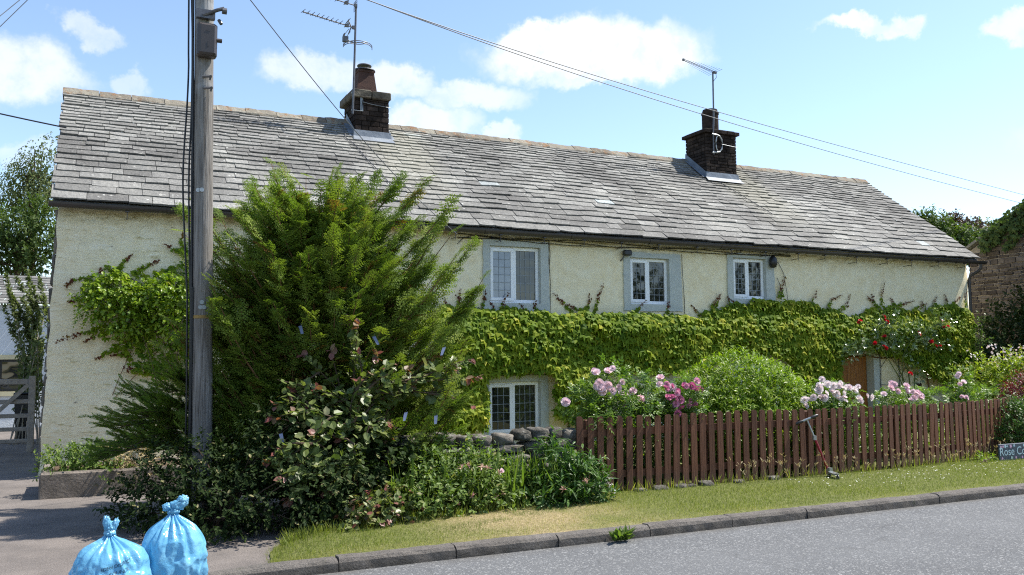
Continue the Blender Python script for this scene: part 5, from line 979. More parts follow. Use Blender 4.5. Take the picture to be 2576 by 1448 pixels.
# ------------------------------------------------------------------ garden behind the fence
r1 = bush('rose_bush', (6.6, 10.25, .08), [AT(1470, 1020, 10.2, (.24, .25, .2)), AT(1535, 990, 10.25, (.24, .25, .26)), AT(1610, 1005, 10.3, (.3, .25, .2)), AT(1560, 1045, 10.0, (.5, .3, .22)), AT(1505, 1060, 9.8, (.22, .14, .1)), AT(1600, 1110, 10.3, (.8, .3, .4)), AT(1690, 1020, 10.25, (.25, .25, .18)), AT(1525, 940, 10.2, (.08, .08, .12)), AT(1625, 960, 10.2, (.25, .1, .05))], 900, PINN, .125, 'rose', 'tall rose bush with pale pink blooms leaning over the left end of the fence', 'rose bush', tl=.15, per=4, up=.5, tint=(.5, .2), nst=40, stem='greenstem', r0=.008)
blooms(r1, [onY(a, b_, 9.92) for a, b_ in ((1426, 1012), (1508, 965), (1524, 968), (1540, 985), (1515, 985), (1562, 990), (1530, 935), (1502, 972), (1556, 975), (1612, 1000), (1590, 985), (1660, 968), (1682, 972), (1695, 1018), (1500, 938), (1575, 1000))], .14, 'pink', per=2)
r2 = bush('rose_bush', (7.75, 10.1, .08), [AT(1710, 995, 10.05, (.2, .18, .15)), AT(1730, 1015, 9.9, (.2, .18, .18)), AT(1690, 1060, 10.0, (.25, .2, .25))], 260, PINN, .11, 'rose', 'rose bush with deep pink blooms between the pale roses and the round shrub', 'rose bush', tl=.16, per=4, tint=(.45, .2), nst=20, stem='greenstem', r0=.008)
blooms(r2, [onY(a, b_, 9.72) for a, b_ in ((1676, 978), (1690, 972), (1705, 985), (1722, 972), (1740, 972), (1752, 980), (1690, 1000), (1712, 1008), (1736, 1008), (1716, 1028), (1700, 1018), (1748, 1020))], .125, 'magenta', per=2)
bush('rounded_shrub', (9.05, 10.55, .08), [((9.0, 10.6, .9), (1.08, .75, .9)), ((8.55, 10.45, .78), (.75, .58, .66)), ((9.6, 10.5, .78), (.72, .58, .7)), ((9.0, 10.3, .62), (1.15, .5, .6)), ((10.05, 10.4, .6), (.42, .4, .42))], 6400, LANCE, .088, 'lime', 'dense rounded bright green shrub rising above the middle of the fence', tl=.11, per=7, up=.5, tint=(.55, .2), shell=.82, lump=.07, nst=30)
r3 = bush('rose_bush', (10.6, 10.2, .08), [AT(2060, 1010, 10.15, (.24, .22, .16)), AT(2110, 1008, 10.2, (.3, .22, .18)), AT(2100, 1050, 9.95, (.5, .25, .16)), AT(2130, 1110, 10.3, (.6, .28, .34))], 620, PINN, .115, 'rose', 'rose bush full of blush white blooms in front of the wooden door', 'rose bush', tl=.13, per=4, tint=(.5, .2), nst=30, stem='greenstem', r0=.008)
blooms(r3, [onY(a, b_, 9.85) for a, b_ in ((2060, 972), (2082, 968), (2096, 972), (2110, 972), (2058, 985), (2046, 1000), (2066, 1000), (2076, 1002), (2102, 990), (2116, 1004), (2126, 1010), (2136, 976), (2150, 982), (2122, 990), (2190, 1000), (2166, 1010), (2090, 985), (2024, 1008))], .14, 'blush', per=2)
r4 = bush('rose_bush', (12.2, 10.5, .08), [AT(2240, 1010, 10.5, (.24, .22, .11)), AT(2300, 1008, 10.6, (.3, .22, .12)), AT(2345, 1003, 10.7, (.2, .2, .1)), AT(2280, 1050, 10.5, (.7, .3, .2))], 420, PINN, .115, 'rose', 'rose bush with pale pink blooms below the red climbing rose', 'rose bush', tl=.12, per=4, tint=(.55, .2), nst=24, stem='greenstem', r0=.008)
blooms(r4, [onY(a, b_, 10.2) for a, b_ in ((2258, 985), (2280, 972), (2284, 985), (2308, 990), (2316, 998), (2240, 975), (2300, 1002), (2250, 968))], .14, 'pink', per=2)
r5 = bush('rose_bush', (14.3, 11.2, .08), [AT(2425, 995, 11, (.16, .2, .16)), AT(2415, 955, 11.1, (.1, .1, .16)), AT(2470, 1003, 11.1, (.45, .3, .08)), AT(2430, 1030, 11, (.4, .3, .2))], 300, PINN, .115, 'rose', 'slim rose bush with a few mauve pink blooms below the right corner of the cottage', 'rose bush', tl=.18, per=4, tint=(.55, .2), nst=20, stem='greenstem', r0=.008)
blooms(r5, [onY(a, b_, 10.7) for a, b_ in ((2412, 942), (2418, 998), (2430, 1000), (2424, 962))], .12, 'pink', per=2)
bl = []
for x in np.arange(6.3, 18, .7): bl.append(((x, 10.6 + rng.uniform(-.1, .5), .28 + .05 * rng.random()), (.5, .42, .26)))
mb, p = leafy(bl, 2200, OVAL, .07, per=6, tl=.15, up=.5, tint=(.55, .22), shell=.3); mb.build('border_undergrowth', M['lime'], loc=None, kind='stuff', label='low green border plants growing behind the picket fence', cat='undergrowth')
dd_ = MB(); c0 = fpt(14.0 - 5.72); 
n = 600; s__ = rng.uniform(.3, 11.5, n); q = np.array([[*fpt(s), .09] for s in s__]); q[:, 1] -= rng.uniform(.03, .22, n); dd_.scatter(BLADE, q, np.stack([.3 * rng.normal(size=n), -.2 + .2 * rng.normal(size=n), np.ones(n)], -1), rsph(n), rng.uniform(.07, .17, n), rng.uniform(.2, .75, n)); dd_.build('long_grass', M['grass'], kind='stuff')
sd_ = MB(); n = 110; s__ = rng.uniform(2.2, 10.5, n); q = np.array([[*fpt(s), .1] for s in s__]); q[:, 1] -= rng.uniform(.05, .25, n); tp = q + np.stack([.05 * rng.normal(size=n), .03 * rng.normal(size=n) - .03, rng.uniform(.1, .3, n)], -1)
for a, b_ in zip(q, tp): sd_.tube([a, b_], (.0025, .002), 4, rng.random(), cap=False)
for j in range(4): sd_.scatter(LANCE, tp + rng.normal(size=(n, 3)) * .012, rsph(n) + (0, 0, 1.2), rsph(n), .055, rng.random(n))
sd_.build('seed_heads', M['straw'], kind='stuff')
bush('small_plant', tuple(onZ(2470, 1165, .08)), [AT(2478, 1160, 9.6, (.16, .1, .08)), AT(2455, 1165, 9.6, (.12, .1, .06))], 70, OVAL, .05, 'lime', 'small bright green plant at the foot of the fence beside the house sign', 'plant', tl=.1, per=5, nst=6)
bush('clipped_bush', (14.55, 9.95, .08), [((14.55, 9.95, .52), (.5, .42, .46)), ((15.0, 9.9, .5), (.6, .45, .48)), ((14.6, 9.9, .4), (.5, .4, .36))], 1500, OVAL, .05, 'gloss', 'dark rounded bush in front of the right end of the fence above the house sign', 'bush', tl=.14, per=7, tint=(.4, .2), shell=.7, lump=.15, nst=14)
# right hand end of the garden
gd = bush('golden_shrub', (19.4, 13.6, .1), [((18.7, 13.6, 1.0), (.45, .6, .7)), ((19.4, 13.4, 1.1), (.8, .7, .72)), ((20.4, 13.3, 1.1), (.9, .7, .75)), ((19.0, 13.2, .5), (.7, .6, .5)), ((20.2, 13.0, .6), (.8, .6, .6))], 1900, OVAL, .085, 'gold', 'golden green shrub with pinkish flower tips beyond the right corner of the cottage', tl=.2, per=7, up=.7, tint=(.45, .2), tip=(.12, .93), nst=24)
mb = MB(); n = 34; q = np.stack([rng.uniform(18.4, 20.8, n), rng.uniform(12.9, 13.8, n), rng.uniform(1.65, 2.0, n)], -1)
for j in range(3): mb.scatter(ROUND, q + rng.normal(size=(n, 3)) * .05, rsph(n), rsph(n), .06, rng.random(n))
mb.build('blossom', M['blush'], gd)
bush('purple_shrub', (17.5, 11.9, .1), [((17.45, 11.9, .85), (.35, .35, .35)), ((17.9, 11.8, 1.05), (.5, .45, .4)), ((17.4, 11.8, .5), (.4, .4, .4))], 700, OVAL, .055, 'purple', 'purple red leaved shrub at the right edge behind the fence', tl=.2, per=7, nst=16)
# ------------------------------------------------------------------ barn and trees on the right
BX = 24.6
barn = thing('stone_barn', (BX, 14.5, 0), 'tall reddish stone barn gable half covered in ivy at the right edge', 'barn'); b = MB(); y0_, y1_, yr_, ze_, zr_ = 11.0, 18.15, 14.5, 5.02, 7.0
def roofz(y): return ze_ + (zr_ - ze_) * (1 - abs(y - yr_) / (y1_ - yr_))
b.add([(BX + .03, y0_, 0), (BX + .03, y1_, 0), (BX + .03, y1_, ze_), (BX + .03, yr_, zr_), (BX + .03, y0_, ze_)], [(0, 4, 3, 2, 1)]); b.add([(BX + .03, y1_, 0), (BX + 14, y1_, 0), (BX + 14, y1_, ze_), (BX + .03, y1_, ze_)], [(0, 1, 2, 3)]); b.add([(BX + .03, y0_, 0), (BX + 14, y0_, 0), (BX + 14, y0_, ze_), (BX + .03, y0_, ze_)], [(3, 2, 1, 0)])
b.build('core_wall', M['barnmortar'], barn); b = MB(); z = 0.
while z < zr_:
    h_ = rng.uniform(.09, .19); y = y0_
    while y < y1_:
        w = rng.uniform(.16, .5); yy = min(y + w, y1_); 
        if z + h_ < min(roofz(y), roofz(yy)) + .02: b.bbox((BX - rng.uniform(.0, .03), y + .012, z + .012), (BX + .06, yy - .012, z + h_ - .01), .018, rng.random(), .008)
        y += w
    z += h_
b.build('stonework', M['barn'], barn); b = MB()
for sg in (1, -1):
    ye_ = yr_ + sg * (y1_ - yr_ + .25); ze2 = ze_ - .13
    b.add([(BX - .12, yr_, zr_ + .06), (BX + 14, yr_, zr_ + .06), (BX + 14, ye_, ze2 + .06), (BX - .12, ye_, ze2 + .06), (BX - .12, yr_, zr_ + .16), (BX + 14, yr_, zr_ + .16), (BX + 14, ye_, ze2 + .14), (BX - .12, ye_, ze2 + .14)], [(0, 3, 2, 1), (4, 5, 6, 7), (0, 4, 7, 3), (3, 7, 6, 2)] if sg < 0 else [(0, 1, 2, 3), (7, 6, 5, 4), (3, 7, 4, 0), (2, 6, 7, 3)])
b.build('roof', M['slate'], barn)
iv = thing('barn_ivy', (BX - .1, 14.2, 0), 'dark ivy climbing the barn gable and spilling over its roof edge', 'climbing plant'); mb = MB(); n = 14000; y = rng.uniform(11, 18.2, n); z = rng.uniform(0, 7.3, n); q = np.stack([y * .9, z * .9, y * 0], -1)
den = fbm(q, 3, 80) + .5 * np.exp(-((roofz(y) - z) / .55) ** 2) * (y < 17.6) + .34 * (z < 3.3 + .9 * (vnoise(np.stack([y, y * 0, y * 0], -1), 81) - .5)) + np.clip((16.2 - y) * .35, -.2, .5) + .25 * (np.abs(y - 16.9 + .35 * (z - 4.2)) < .22); ok = (den > .72) & (z < roofz(y) + .22); y, z = y[ok], z[ok]; k = len(y)
mb.scatter(LOBED, np.stack([BX - .06 - .28 * rng.random(k) * (1 + (z < 3.3)), y, z], -1), np.stack([-.4 + .3 * rng.normal(size=k), .4 * rng.normal(size=k), -np.ones(k)], -1), np.stack([-np.ones(k), .4 * rng.normal(size=k), .6 + .3 * rng.normal(size=k)], -1), rng.uniform(.09, .17, k), np.clip(.3 + .18 * rng.normal(size=k), 0, .8)); mb.build('foliage', M['tree'], iv)
MB().tube([(BX - .06, 16 + .2 * math.sin(z), z) for z in np.linspace(0, 5.5, 14)], np.linspace(.05, .015, 14), 6).build('stems', M['bark'], iv)
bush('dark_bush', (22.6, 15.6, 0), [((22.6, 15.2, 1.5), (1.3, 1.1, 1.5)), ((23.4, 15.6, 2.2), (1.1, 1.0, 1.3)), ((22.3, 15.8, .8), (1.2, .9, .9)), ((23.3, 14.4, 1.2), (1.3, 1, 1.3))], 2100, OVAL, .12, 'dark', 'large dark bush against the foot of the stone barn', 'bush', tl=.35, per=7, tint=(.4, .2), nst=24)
arching('whip_shrub', (21.9, 15.2, .1), [np.array([(21.9, 15.2, .1), onY(2450 - i * 3, 950, 15.1), onY(2455 + i * 4, 860, 15.0), onY(a, b_, 14.9)]) for i, (a, b_) in enumerate(((2460, 780), (2480, 790), (2500, 850), (2470, 830), (2505, 865), (2462, 800)))], 'pale leafed whippy shrub at the right corner of the cottage', 'rose', OVAL, .07, 34, tips=0)
def tree(name, base, h, blobs, n, m, size, label, tw=.18, grp=None, tmpl=OVAL, **kw):
    t = thing(name, tuple(base), label, 'tree', grp); base = np.array(base, float); mb, p = leafy(blobs, n, tmpl, size, **kw); mb.build('crown', M[m], t); tb = MB()
    top_ = np.mean([b[0] for b in blobs], 0); P = base + (top_ - base) * np.linspace(0, 1, 8)[:, None] + rng.normal(size=(8, 3)) * .06; tb.tube(P, np.linspace(tw, tw * .25, 8), 8)
    for q in p[rng.choice(len(p), 26)]: s0 = P[rng.integers(3, 8)]; tb.tube([s0, (s0 + q) / 2 + (0, 0, .15), q], (tw * .28, tw * .16, .015), 5, cap=False)
    tb.build('trunk', M['bark'], t); return t
def TB(px, py, d, r): return (atD(px, py, d), r)
tree('tree', (*atD(2375, 900, 52)[:2], 0), 8, [TB(2345, 585, 52, (1.1, 1, .8)), TB(2330, 605, 52, (1.2, 1, .9)), TB(2390, 625, 52, (1.6, 1.2, .9)), TB(2440, 625, 52, (1.3, 1.2, .7)), TB(2320, 560, 52, (.4, .4, .4))], 900, 'tree', .26, 'green broadleaf tree rising behind the right end of the slate roof', per=7, tl=.7)
tree('copper_tree', (*atD(2415, 900, 55)[:2], 0), 8, [TB(2405, 580, 55, (.9, .8, .45)), TB(2440, 590, 55, (.9, .8, .4)), TB(2385, 570, 55, (.5, .5, .4))], 330, 'copper', .26, 'dark purplish tree top just behind the green tree on the right', per=6, tl=.7)
tree('tree', (*atD(2475, 900, 58)[:2], 0), 8, [TB(2470, 600, 58, (.9, .9, .8)), TB(2500, 610, 58, (1, .9, .8)), TB(2455, 620, 58, (1, 1, .6))], 380, 'birch', .24, 'pale leafed tree glimpsed beside the barn roof', per=6, tl=.6)
# ------------------------------------------------------------------ left side: trees, neighbour's house, gate, bin, raised bed
tree('birch_tree', (*atD(95, 900, 36)[:2], 0), 9, [TB(60, 420, 36, (.55, .6, .5)), TB(110, 400, 36, (.7, .6, .7)), TB(140, 365, 36, (.4, .4, .4)), TB(35, 470, 36, (.6, .6, .8)), TB(85, 470, 36, (.9, .7, .9)), TB(125, 480, 36, (.7, .7, 1.0)), TB(20, 520, 36, (.4, .5, .6))], 900, 'birch', .115, 'tall weeping birch behind the left gable of the cottage', per=8, tl=.75, droop=1.3, up=-.1, shell=.3)
tree('tree', (*atD(30, 900, 33)[:2], 0), 6, [TB(20, 590, 33, (.8, .8, .9)), TB(75, 600, 33, (.9, .8, 1.0)), TB(110, 640, 33, (.7, .7, .9)), TB(40, 650, 33, (1, .8, .7)), TB(90, 540, 33, (.5, .5, .5)), TB(-30, 620, 33, (1, 1, 1))], 1200, 'tree', .14, 'dense green tree in front of the birch left of the cottage', per=8, tl=.4)
nb = thing('white_house', (-4.5, 28.0, 0), 'white neighbouring house with slate roof and cream framed window at the left edge', 'house')
Q = lambda a, b_: onY(a, b_, 28.0); zE = Q(50, 768)[2]; w0, w1 = Q(3, 905), Q(62, 985); wx0, wx1, wz0, wz1 = w0[0] - .05, w1[0], w1[2], w0[2]
b = MB(); P = gridxy(np.array([-11, wx0, wx1, .8]), np.array([-.2, wz0, wz1, zE]), lambda x, y: x * 0); P = P[..., [0, 2, 1]]; P[..., 1] = 28.0; kp = np.ones((3, 3), bool); kp[1, 1] = False; b.grid(P, .5, kp); b.add([(.8, 28, -.2), (.8, 35, -.2), (.8, 35, zE), (.8, 31.5, zE + 1.1), (.8, 28, zE)], [(0, 1, 2, 3, 4)]); b.build('wall', M['white'], nb)
b = MB()
for r_ in range(11):
    s0, s1 = r_ / 11, (r_ + 1.25) / 11; x = -11.
    while x < .9:
        w = rng.uniform(.3, .5); zz = lambda s: zE + .02 + 1.1 * s; yy = lambda s: 27.8 + 3.7 * s; t = rng.random()
        b.add([(x, yy(s0), zz(s0) + .03), (x + w - .012, yy(s0), zz(s0) + .03), (x + w - .012, yy(s1), zz(s1)), (x, yy(s1), zz(s1)), (x, yy(s0), zz(s0)), (x + w - .012, yy(s0), zz(s0))], [(0, 1, 2, 3), (4, 5, 1, 0)], t); x += w
b.build('roof', M['slate'], nb)
b = MB()
for lo, hi in (((wx0 - .12, 27.96, wz1), (wx1 + .14, 28.0, wz1 + .13)), ((wx0 - .12, 27.94, wz0 - .12), (wx1 + .14, 28.0, wz0)), ((wx0 - .12, 27.965, wz0), (wx0, 28.0, wz1)), ((wx1, 27.965, wz0), (wx1 + .14, 28.0, wz1))): b.box(lo, hi)
b.build('window_surround', M['cream'], nb); b = MB()
for lo, hi in (((wx0, 28.06, wz0), (wx1, 28.1, wz0 + .07)), ((wx0, 28.06, wz1 - .07), (wx1, 28.1, wz1)), ((wx1 - .08, 28.06, wz0 + .07), (wx1, 28.1, wz1 - .07)), ((wx0, 28.06, wz0 + .07), (wx0 + .07, 28.1, wz1 - .07))): b.box(lo, hi)
wn = b.build('window', M['black'], nb); MB().add([(wx0, 28.09, wz0), (wx1, 28.09, wz0), (wx1, 28.09, wz1), (wx0, 28.09, wz1)], [(0, 1, 2, 3)]).build('glass', M['glass'], wn)
gt = thing('field_gate', (-1.6, 20.2, 0), 'grey weathered five bar timber gate beside the left corner of the cottage', 'gate'); G_ = lambda a, b_: onY(a, b_, 20.2); b = MB(); zt_ = G_(40, 962)[2]
for k, (z0, z1) in enumerate(((zt_ - .05, zt_ + .06), (.98, 1.07), (.70, .78), (.44, .52), (.20, .28))): b.bbox((-4.6, 20.18 - .002 * k, z0), (G_(82, 1000)[0], 20.215, z1), .008, rng.random(), .004)
b.build('bars', M['greywood'], gt); b = MB(); A_, B_ = np.array([G_(72, 968)[0], 20.165, zt_ - .05]), np.array([G_(0, 1040)[0] - .6, 20.165, .25]); dv = nrm(B_ - A_); pv = np.array([-dv[2], 0, dv[0]]) * .04
V = [A_ + pv, A_ - pv, B_ - pv, B_ + pv]; b.add(V + [v + (0, -.03, 0) for v in V], [(0, 1, 2, 3), (4, 7, 6, 5), (0, 4, 5, 1), (1, 5, 6, 2), (2, 6, 7, 3), (3, 7, 4, 0)]); b.build('brace', M['greywood'], gt)
b = MB(); xg_ = G_(79, 1000)[0]; b.bbox((xg_ - .05, 20.12, -.02), (xg_ + .07, 20.24, zt_ + .12), .012); b.build('gate_post', M['greywood'], gt)
bn = thing('wheelie_bin', (-1.85, 22.6, 0), 'black wheelie bin standing behind the field gate', 'bin'); a0, a1 = onY(36, 988, 22.6), onY(73, 988, 22.6); b = MB(); x0, x1, z1 = a0[0], a1[0], a0[2] - .06
V = [(x0 + .05, 22.65, .06), (x1 - .05, 22.65, .06), (x1 - .05, 23.1, .06), (x0 + .05, 23.1, .06), (x0, 22.58, z1), (x1, 22.58, z1), (x1, 23.2, z1), (x0, 23.2, z1)]; b.add(V, [(0, 3, 2, 1), (4, 5, 6, 7), (0, 1, 5, 4), (1, 2, 6, 5), (2, 3, 7, 6), (3, 0, 4, 7)]); b.build('body', M['black'], bn); b = MB(); b.bbox((x0 - .02, 22.54, z1 + .002), (x1 + .02, 23.22, z1 + .05), .02); b.build('lid', M['black'], bn)
for xx in (x0 + .06, x1 - .06): MB().lathe([(0, -.03), (.09, -.03), (.09, .03), (0, .03)], (xx, 23.2, .09), 14, axis=0).build('wheel', M['black'], bn)
arching('sparse_shrub', (-1.1, 22.2, 0), [np.array([(-1.1 + rng.normal() * .2, 22.2, 0), (atD(100, 900, 21) + atD(a, b_, 21)) / 2 + rng.normal(size=3) * .15, atD(a, b_, 21 + rng.uniform(-.5, .8))]) for a, b_ in ((15, 690), (40, 700), (70, 680), (30, 740), (10, 770), (55, 750), (85, 720), (100, 700), (60, 800), (80, 850), (95, 800), (110, 740), (45, 790), (90, 900), (70, 830), (105, 860), (20, 720), (100, 930), (75, 770))], 'sparse shrub of pale bare twigs and yellow green leaves by the left gable', 'birch', OVAL, .12, 75, tips=0)
for ch in bpy.data.objects['sparse_shrub'].children:
    if ch.name.startswith('branches'): ch.data.materials[0] = M['paletwig']
rbx = thing('raised_bed', (.35, 13.4, 0), 'old concrete trough bed at the foot of the left end of the cottage wall', 'planter'); b = MB(); zb = onY(100, 1192, 13.05)[2]
def wallbar(x0, y0, x1, y1):
    n = 14; 
    b.bbox((x0, y0, -.05), (x1, y1, zb), .02, .5, .008)
wallbar(-.50, 13.05, 1.3, 13.19); wallbar(-.50, 13.2, -.36, 14.3); wallbar(-.50, 14.31, 1.3, 14.45); b.build('trough', M['trough'], rbx); b = MB(); b.grid(gridxy(np.linspace(-.37, 1.3, 12), np.linspace(13.18, 14.32, 8), lambda x, y: zb - .06 + .04 * fbm(np.stack([x * 4, y * 4, x * 0], -1)))); b.build('soil', M['soil'], rbx, smooth=True)
bush('bedding_plant', (.1, 13.5, zb - .05), [AT(170, 1165, 13.5, (.34, .25, .14)), AT(230, 1160, 13.5, (.34, .25, .18)), AT(130, 1180, 13.3, (.14, .14, .08)), AT(285, 1190, 13.1, (.16, .14, .1))], 360, OVAL, .055, 'herb', 'leafy yellow green plant spilling from the raised bed', 'plant', tl=.15, per=7, tint=(.5, .2), nst=14, stem='greenstem', r0=.006)
bush('dried_plant', (.75, 13.3, zb - .05), [AT(300, 1150, 13.4, (.25, .2, .13)), AT(350, 1175, 13.2, (.22, .2, .16)), AT(330, 1150, 13.4, (.2, .2, .14))], 260, OVAL, .04, 'straw', 'patch of dried straw coloured seed heads at the right of the raised bed', 'plant', tl=.14, per=7, nst=14, stem='paletwig', r0=.005, zmin=.1)

# ------------------------------------------------------------------ rubbish sacks
bagm, nt = mat('blue_polythene'); p = pos(nt); f = noise(nt, p, 7., 4, .55)
rg_ = nd(nt, 'ShaderNodeTexNoise', Vector=p, Scale=11., Detail=4., Roughness=.5); rg_.noise_type = 'RIDGED_MULTIFRACTAL'
pb = pbsdf(nt, ramp(nt, f, [(.3, (.13, .40, .62)), (.6, (.21, .51, .72)), (.8, (.32, .60, .77))]), .22, bumpn(nt, mth(nt, 'ADD', mth(nt, 'MULTIPLY', rg_.outputs[0], .35), f), .022), .7)
tb_ = nd(nt, 'ShaderNodeBsdfTranslucent', Color=(.22, .60, .85, 1)); out(nt, nd(nt, 'ShaderNodeMixShader', i0=.3, i1=pb.outputs[0], i2=tb_.outputs[0]).outputs[0])
def sack(loc, R, H, neckdx, tilt, label, seed, knot):
    t = thing('rubbish_sack', loc, label, 'rubbish sack'); nT, nZ = 144, 90; th = np.linspace(0, 2 * np.pi, nT + 1)[:-1]; v = np.linspace(0, 1, nZ); r_ = np.random.default_rng(seed)
    prof = np.interp(v, [0, .03, .1, .33, .52, .68, .80, .89, .955, 1], [0, .75, .94, 1.05, 1.02, .92, .74, .46, .18, .075]); prof = np.convolve(np.pad(prof, 3, mode='edge'), np.ones(7) / 7, 'valid'); prof[0] = 0
    TH, VV = np.meshgrid(th, v, indexing='ij'); fold = sum(a_ * np.abs(np.sin(TH * k / 2 + ph + .6 * VV * s_)) for k, a_, ph, s_ in [(r_.integers(4, 22), r_.uniform(.3, 1) , r_.uniform(0, 6), r_.uniform(-2, 2)) for _ in range(8)]); fold = (fold - fold.mean()) / fold.std()
    amp = np.interp(v, [0, .3, .55, .8, .95, 1], [.0, .001, .006, .05, .19, .25])[None]
    dirs = np.stack([np.cos(TH), np.sin(TH), VV * 2.2], -1); lump = fbm(dirs * 1.7 + seed, 3, seed) - .5; cre = 1 - np.abs(2 * fbm(dirs * (1.9, 1.9, 1.5) + seed * 3, 3, seed + 5) - 1); cre2 = 1 - np.abs(2 * fbm(dirs * (5, 5, 3.2) + seed, 2, seed + 9) - 1)
    dr3 = np.stack([dirs[..., 0] * .8 + dirs[..., 2] * .9, dirs[..., 1] * .8 - dirs[..., 2] * .6, dirs[..., 2] * .5 - dirs[..., 0] * .6], -1); cre3 = 1 - np.abs(2 * fbm(dr3 * (1.2, 1.2, 4.2) + seed * 5, 2, seed + 17) - 1)
    rr = R * prof[None] * (1 + amp * fold + .26 * lump * (1 - VV) + .36 * (cre - .8) * np.clip(1.15 - VV, 0, 1) + .07 * (cre2 - .8) * np.clip(1.3 - VV, 0, 1) + .16 * (cre3 - .8) * np.clip(1.2 - VV, 0, 1))
    X = rr * np.cos(TH) + neckdx * VV ** 2 + tilt * VV; Y = rr * np.sin(TH) * .95; Z = H * VV ** .92 + .03 * lump * (VV > .1)
    b = MB(); i, j = np.meshgrid(np.arange(nT), np.arange(nZ - 1), indexing='ij'); i2 = (i + 1) % nT; b.add(np.stack([X, Y, Z], -1).reshape(-1, 3) + loc, np.stack([i * nZ + j, i2 * nZ + j, i2 * nZ + j + 1, i * nZ + j + 1], -1).reshape(-1, 4)); bd = b.build('sack', bagm, t, smooth=True)
    # the tied top: a tight collar and the gathered tails
    c = np.array(loc) + (neckdx + tilt, 0, H); k = MB()
    for j, (dx, dz, ra, rb_, rc, lean) in enumerate(knot):
        nn, mm = 40, 26; ph = np.linspace(0, math.pi, mm); A_, B_ = np.meshgrid(np.arange(nn) * 2 * math.pi / nn, ph, indexing='ij'); D_ = np.stack([np.sin(B_) * np.cos(A_), np.sin(B_) * np.sin(A_), np.cos(B_)], -1)
        cr_ = np.abs(2 * fbm(D_ * (4.5, 4.5, 1.1) + seed * 7 + j * 13, 2, 3) - 1); D2 = D_ * (.72 + .55 * cr_ + .35 * (fbm(D_ * 1.8 + j * 5 + seed, 2, 6) - .5))[..., None] * (ra, rb_, rc); D2[..., 0] += lean * D2[..., 2]
        i, j_ = np.meshgrid(np.arange(nn), np.arange(mm - 1), indexing='ij'); i2 = (i + 1) % nn; k.add((D2 + c + (dx, 0, dz)).reshape(-1, 3), np.stack([i * mm + j_, i * mm + j_ + 1, i2 * mm + j_ + 1, i2 * mm + j_], -1).reshape(-1, 4))
    k.build('knot', bagm, t, smooth=True); return t, bd, (th, v, X, Y, Z)
q = atD(285, 1400, 6.1); t1, s1, geo = sack((q[0] + .005, q[1] + .03, 0), .262, .56, -.03, .0, 'squat blue polythene rubbish sack with faint black lettering, the left of two', 3, ((0, .012, .042, .04, .034, 0), (-.018, .075, .036, .022, .062, -.15), (.03, .066, .026, .02, .052, .25), (.0, .05, .034, .03, .03, 0)))
q2 = atD(438, 1400, 6.35); t2, s2, _ = sack((q2[0], q2[1] + .05, 0), .218, .665, -.02, .01, 'taller blue polythene rubbish sack standing behind the lettered one', 8, ((0, .01, .045, .042, .035, 0), (.035, .055, .072, .04, .048, .4), (-.045, .042, .036, .03, .032, 0), (.06, .085, .045, .03, .04, .3)))
th_, v_, Xs, Ys, Zs = geo; org = ORG[t1.name]
def onsack(V, z0, x0, ang=.0):
    o = []; nT = len(th_)
    for (x, y, z) in V:
        zz = z0 + y + (x - x0) * ang; f = ((-math.pi / 2 - .05 + x / .255) % (2 * np.pi)) / (2 * np.pi) * nT; i0 = int(f) % nT; w = f - int(f); q = 0
        for ti, wt_ in ((i0, 1 - w), ((i0 + 1) % nT, w)):
            q = q + wt_ * np.array([np.interp(zz, Zs[ti], Xs[ti]), np.interp(zz, Zs[ti], Ys[ti])])
        d = q / np.linalg.norm(q); o.append((org[0] + q[0] + d[0] * .004, org[1] + q[1] + d[1] * .004, zz))
    return np.array(o)
ink = simple('black_ink', (.02, .05, .09), None, .5)
# ------------------------------------------------------------------ grass
def blades(name, n, sx, sy, h0, h1, tintf, kind='stuff'):
    x = sx(n); y = sy(n, x); ok = (y > 7.6) & (x > verge_left(y) + .03 * rng.normal(size=n)); x, y = x[ok], y[ok]; k = len(x); z = verge_z(x, y) - .004; nn = fbm(np.stack([x * .9, y * 1.6, x * 0], -1), 3, 90)
    dry = np.clip(1.15 - np.abs(x - 4.4) / 1.7, 0, 1) * np.clip(1.4 - np.abs(y - 8.4) / .75, 0, 1) * (nn > .3) + .5 * np.exp(-((y - 7.65) / .12) ** 2) * (nn > .42)
    t = np.clip(.32 + .16 * rng.normal(size=k) + .5 * (nn - .5) + .45 * np.clip(dry, 0, 1), 0, 1); h = rng.uniform(h0, h1, k) * (.7 + .6 * nn) * (1 - .35 * np.clip(dry, 0, 1)); mb = MB(); mb.scatter(BLADE, np.stack([x, y, z], -1), np.stack([.45 * rng.normal(size=k), .45 * rng.normal(size=k), np.ones(k)], -1), rsph(k), h, t); return mb
mb = blades('grass', 150000, lambda n: 1.4 + 14.5 * rng.random(n) ** 1.25, lambda n, x: rng.uniform(7.5, 10., n), .02, .05, None)
mb.build('grass', M['grass'], kind='stuff', label='short verge grass with a dry straw coloured patch between kerb and fence', cat='grass')
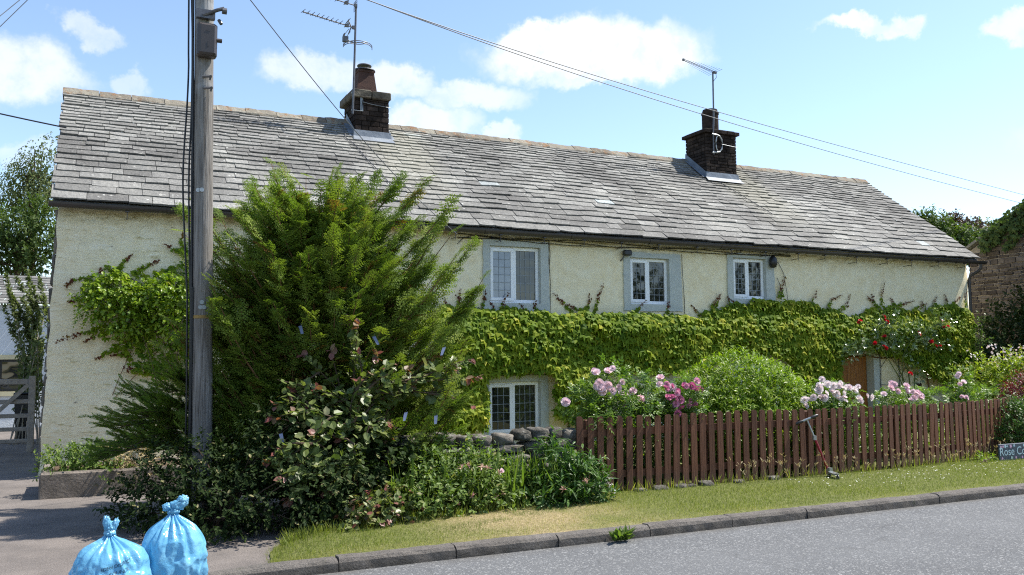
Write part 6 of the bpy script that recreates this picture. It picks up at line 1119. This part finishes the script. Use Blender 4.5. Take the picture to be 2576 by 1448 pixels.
n = 1500; x = rng.uniform(1.7, 4.6, n); y = np.interp(x, (1.6, 2.2, 3.2, 4.6), (8.5, 8.75, 9.0, 9.2)) + .1 * rng.normal(size=n); mb = MB(); mb.scatter(BLADE, np.stack([x, y, verge_z(x, y)], -1), np.stack([.3 * rng.normal(size=n), .3 * rng.normal(size=n), np.ones(n)], -1), rsph(n), rng.uniform(.05, .14, n), rng.uniform(.1, .6, n)); mb.build('tall_grass', M['grass'], kind='stuff')
n = 260; x = rng.uniform(8.5, 13.8, n); y = rng.uniform(8.1, 9.2, n); mb = MB(); mb.scatter(ROUND, np.stack([x, y, verge_z(x, y) + .055], -1), rsph(n) * (1, 1, .2), np.array([0, 0, 1.]) + .3 * rsph(n), rng.uniform(.012, .028, n), rng.random(n)); mb.build('clover_flowers', M['whitep'], kind='stuff')
q = onZ(1550, 1358, .0); q[1] = min(q[1], 7.36); wd = thing('kerb_weed', tuple(q), 'small leafy weed growing from the gutter against the kerb', 'weed'); mb = MB(); n = 60; mb.scatter(LANCE, np.tile(q, (n, 1)) + rng.normal(size=(n, 3)) * (.05, .015, .0) + (0, -.02, .01), rsph(n) * (1, .6, .2) + (0, -.25, .75), rsph(n) + (0, 0, 1), rng.uniform(.08, .19, n), np.clip(rng.normal(size=n) * .2 + .45, 0, .9)); mb.build('leaves', M['herb'], wd)
# woodland across the road behind the viewer: what the window panes mirror
bl = [((x, -22 + rng.uniform(-2, 2), rng.uniform(2.5, 6)), (rng.uniform(2.2, 3.4), 2, rng.uniform(2.5, 4))) for x in list(np.arange(2, 20, 3.2)) + list(np.arange(29.6, 56, 3.2))]
mb, p = leafy(bl, 2600, ROUND, .62, per=6, tl=1.4, tint=(.4, .2), shell=.4); mb.build('woodland', M['tree'], kind='stuff', label='belt of trees across the road mirrored in the window panes', cat='trees')
text3d('EDEN DISTRICT', .031, 'lettering', ink, s1, lambda V: onsack(V + (.045, 0, 0), .372, 0, .22)); text3d('COUNCIL', .031, 'lettering', ink, s1, lambda V: onsack(V + (.055, 0, 0), .328, 0, .22))
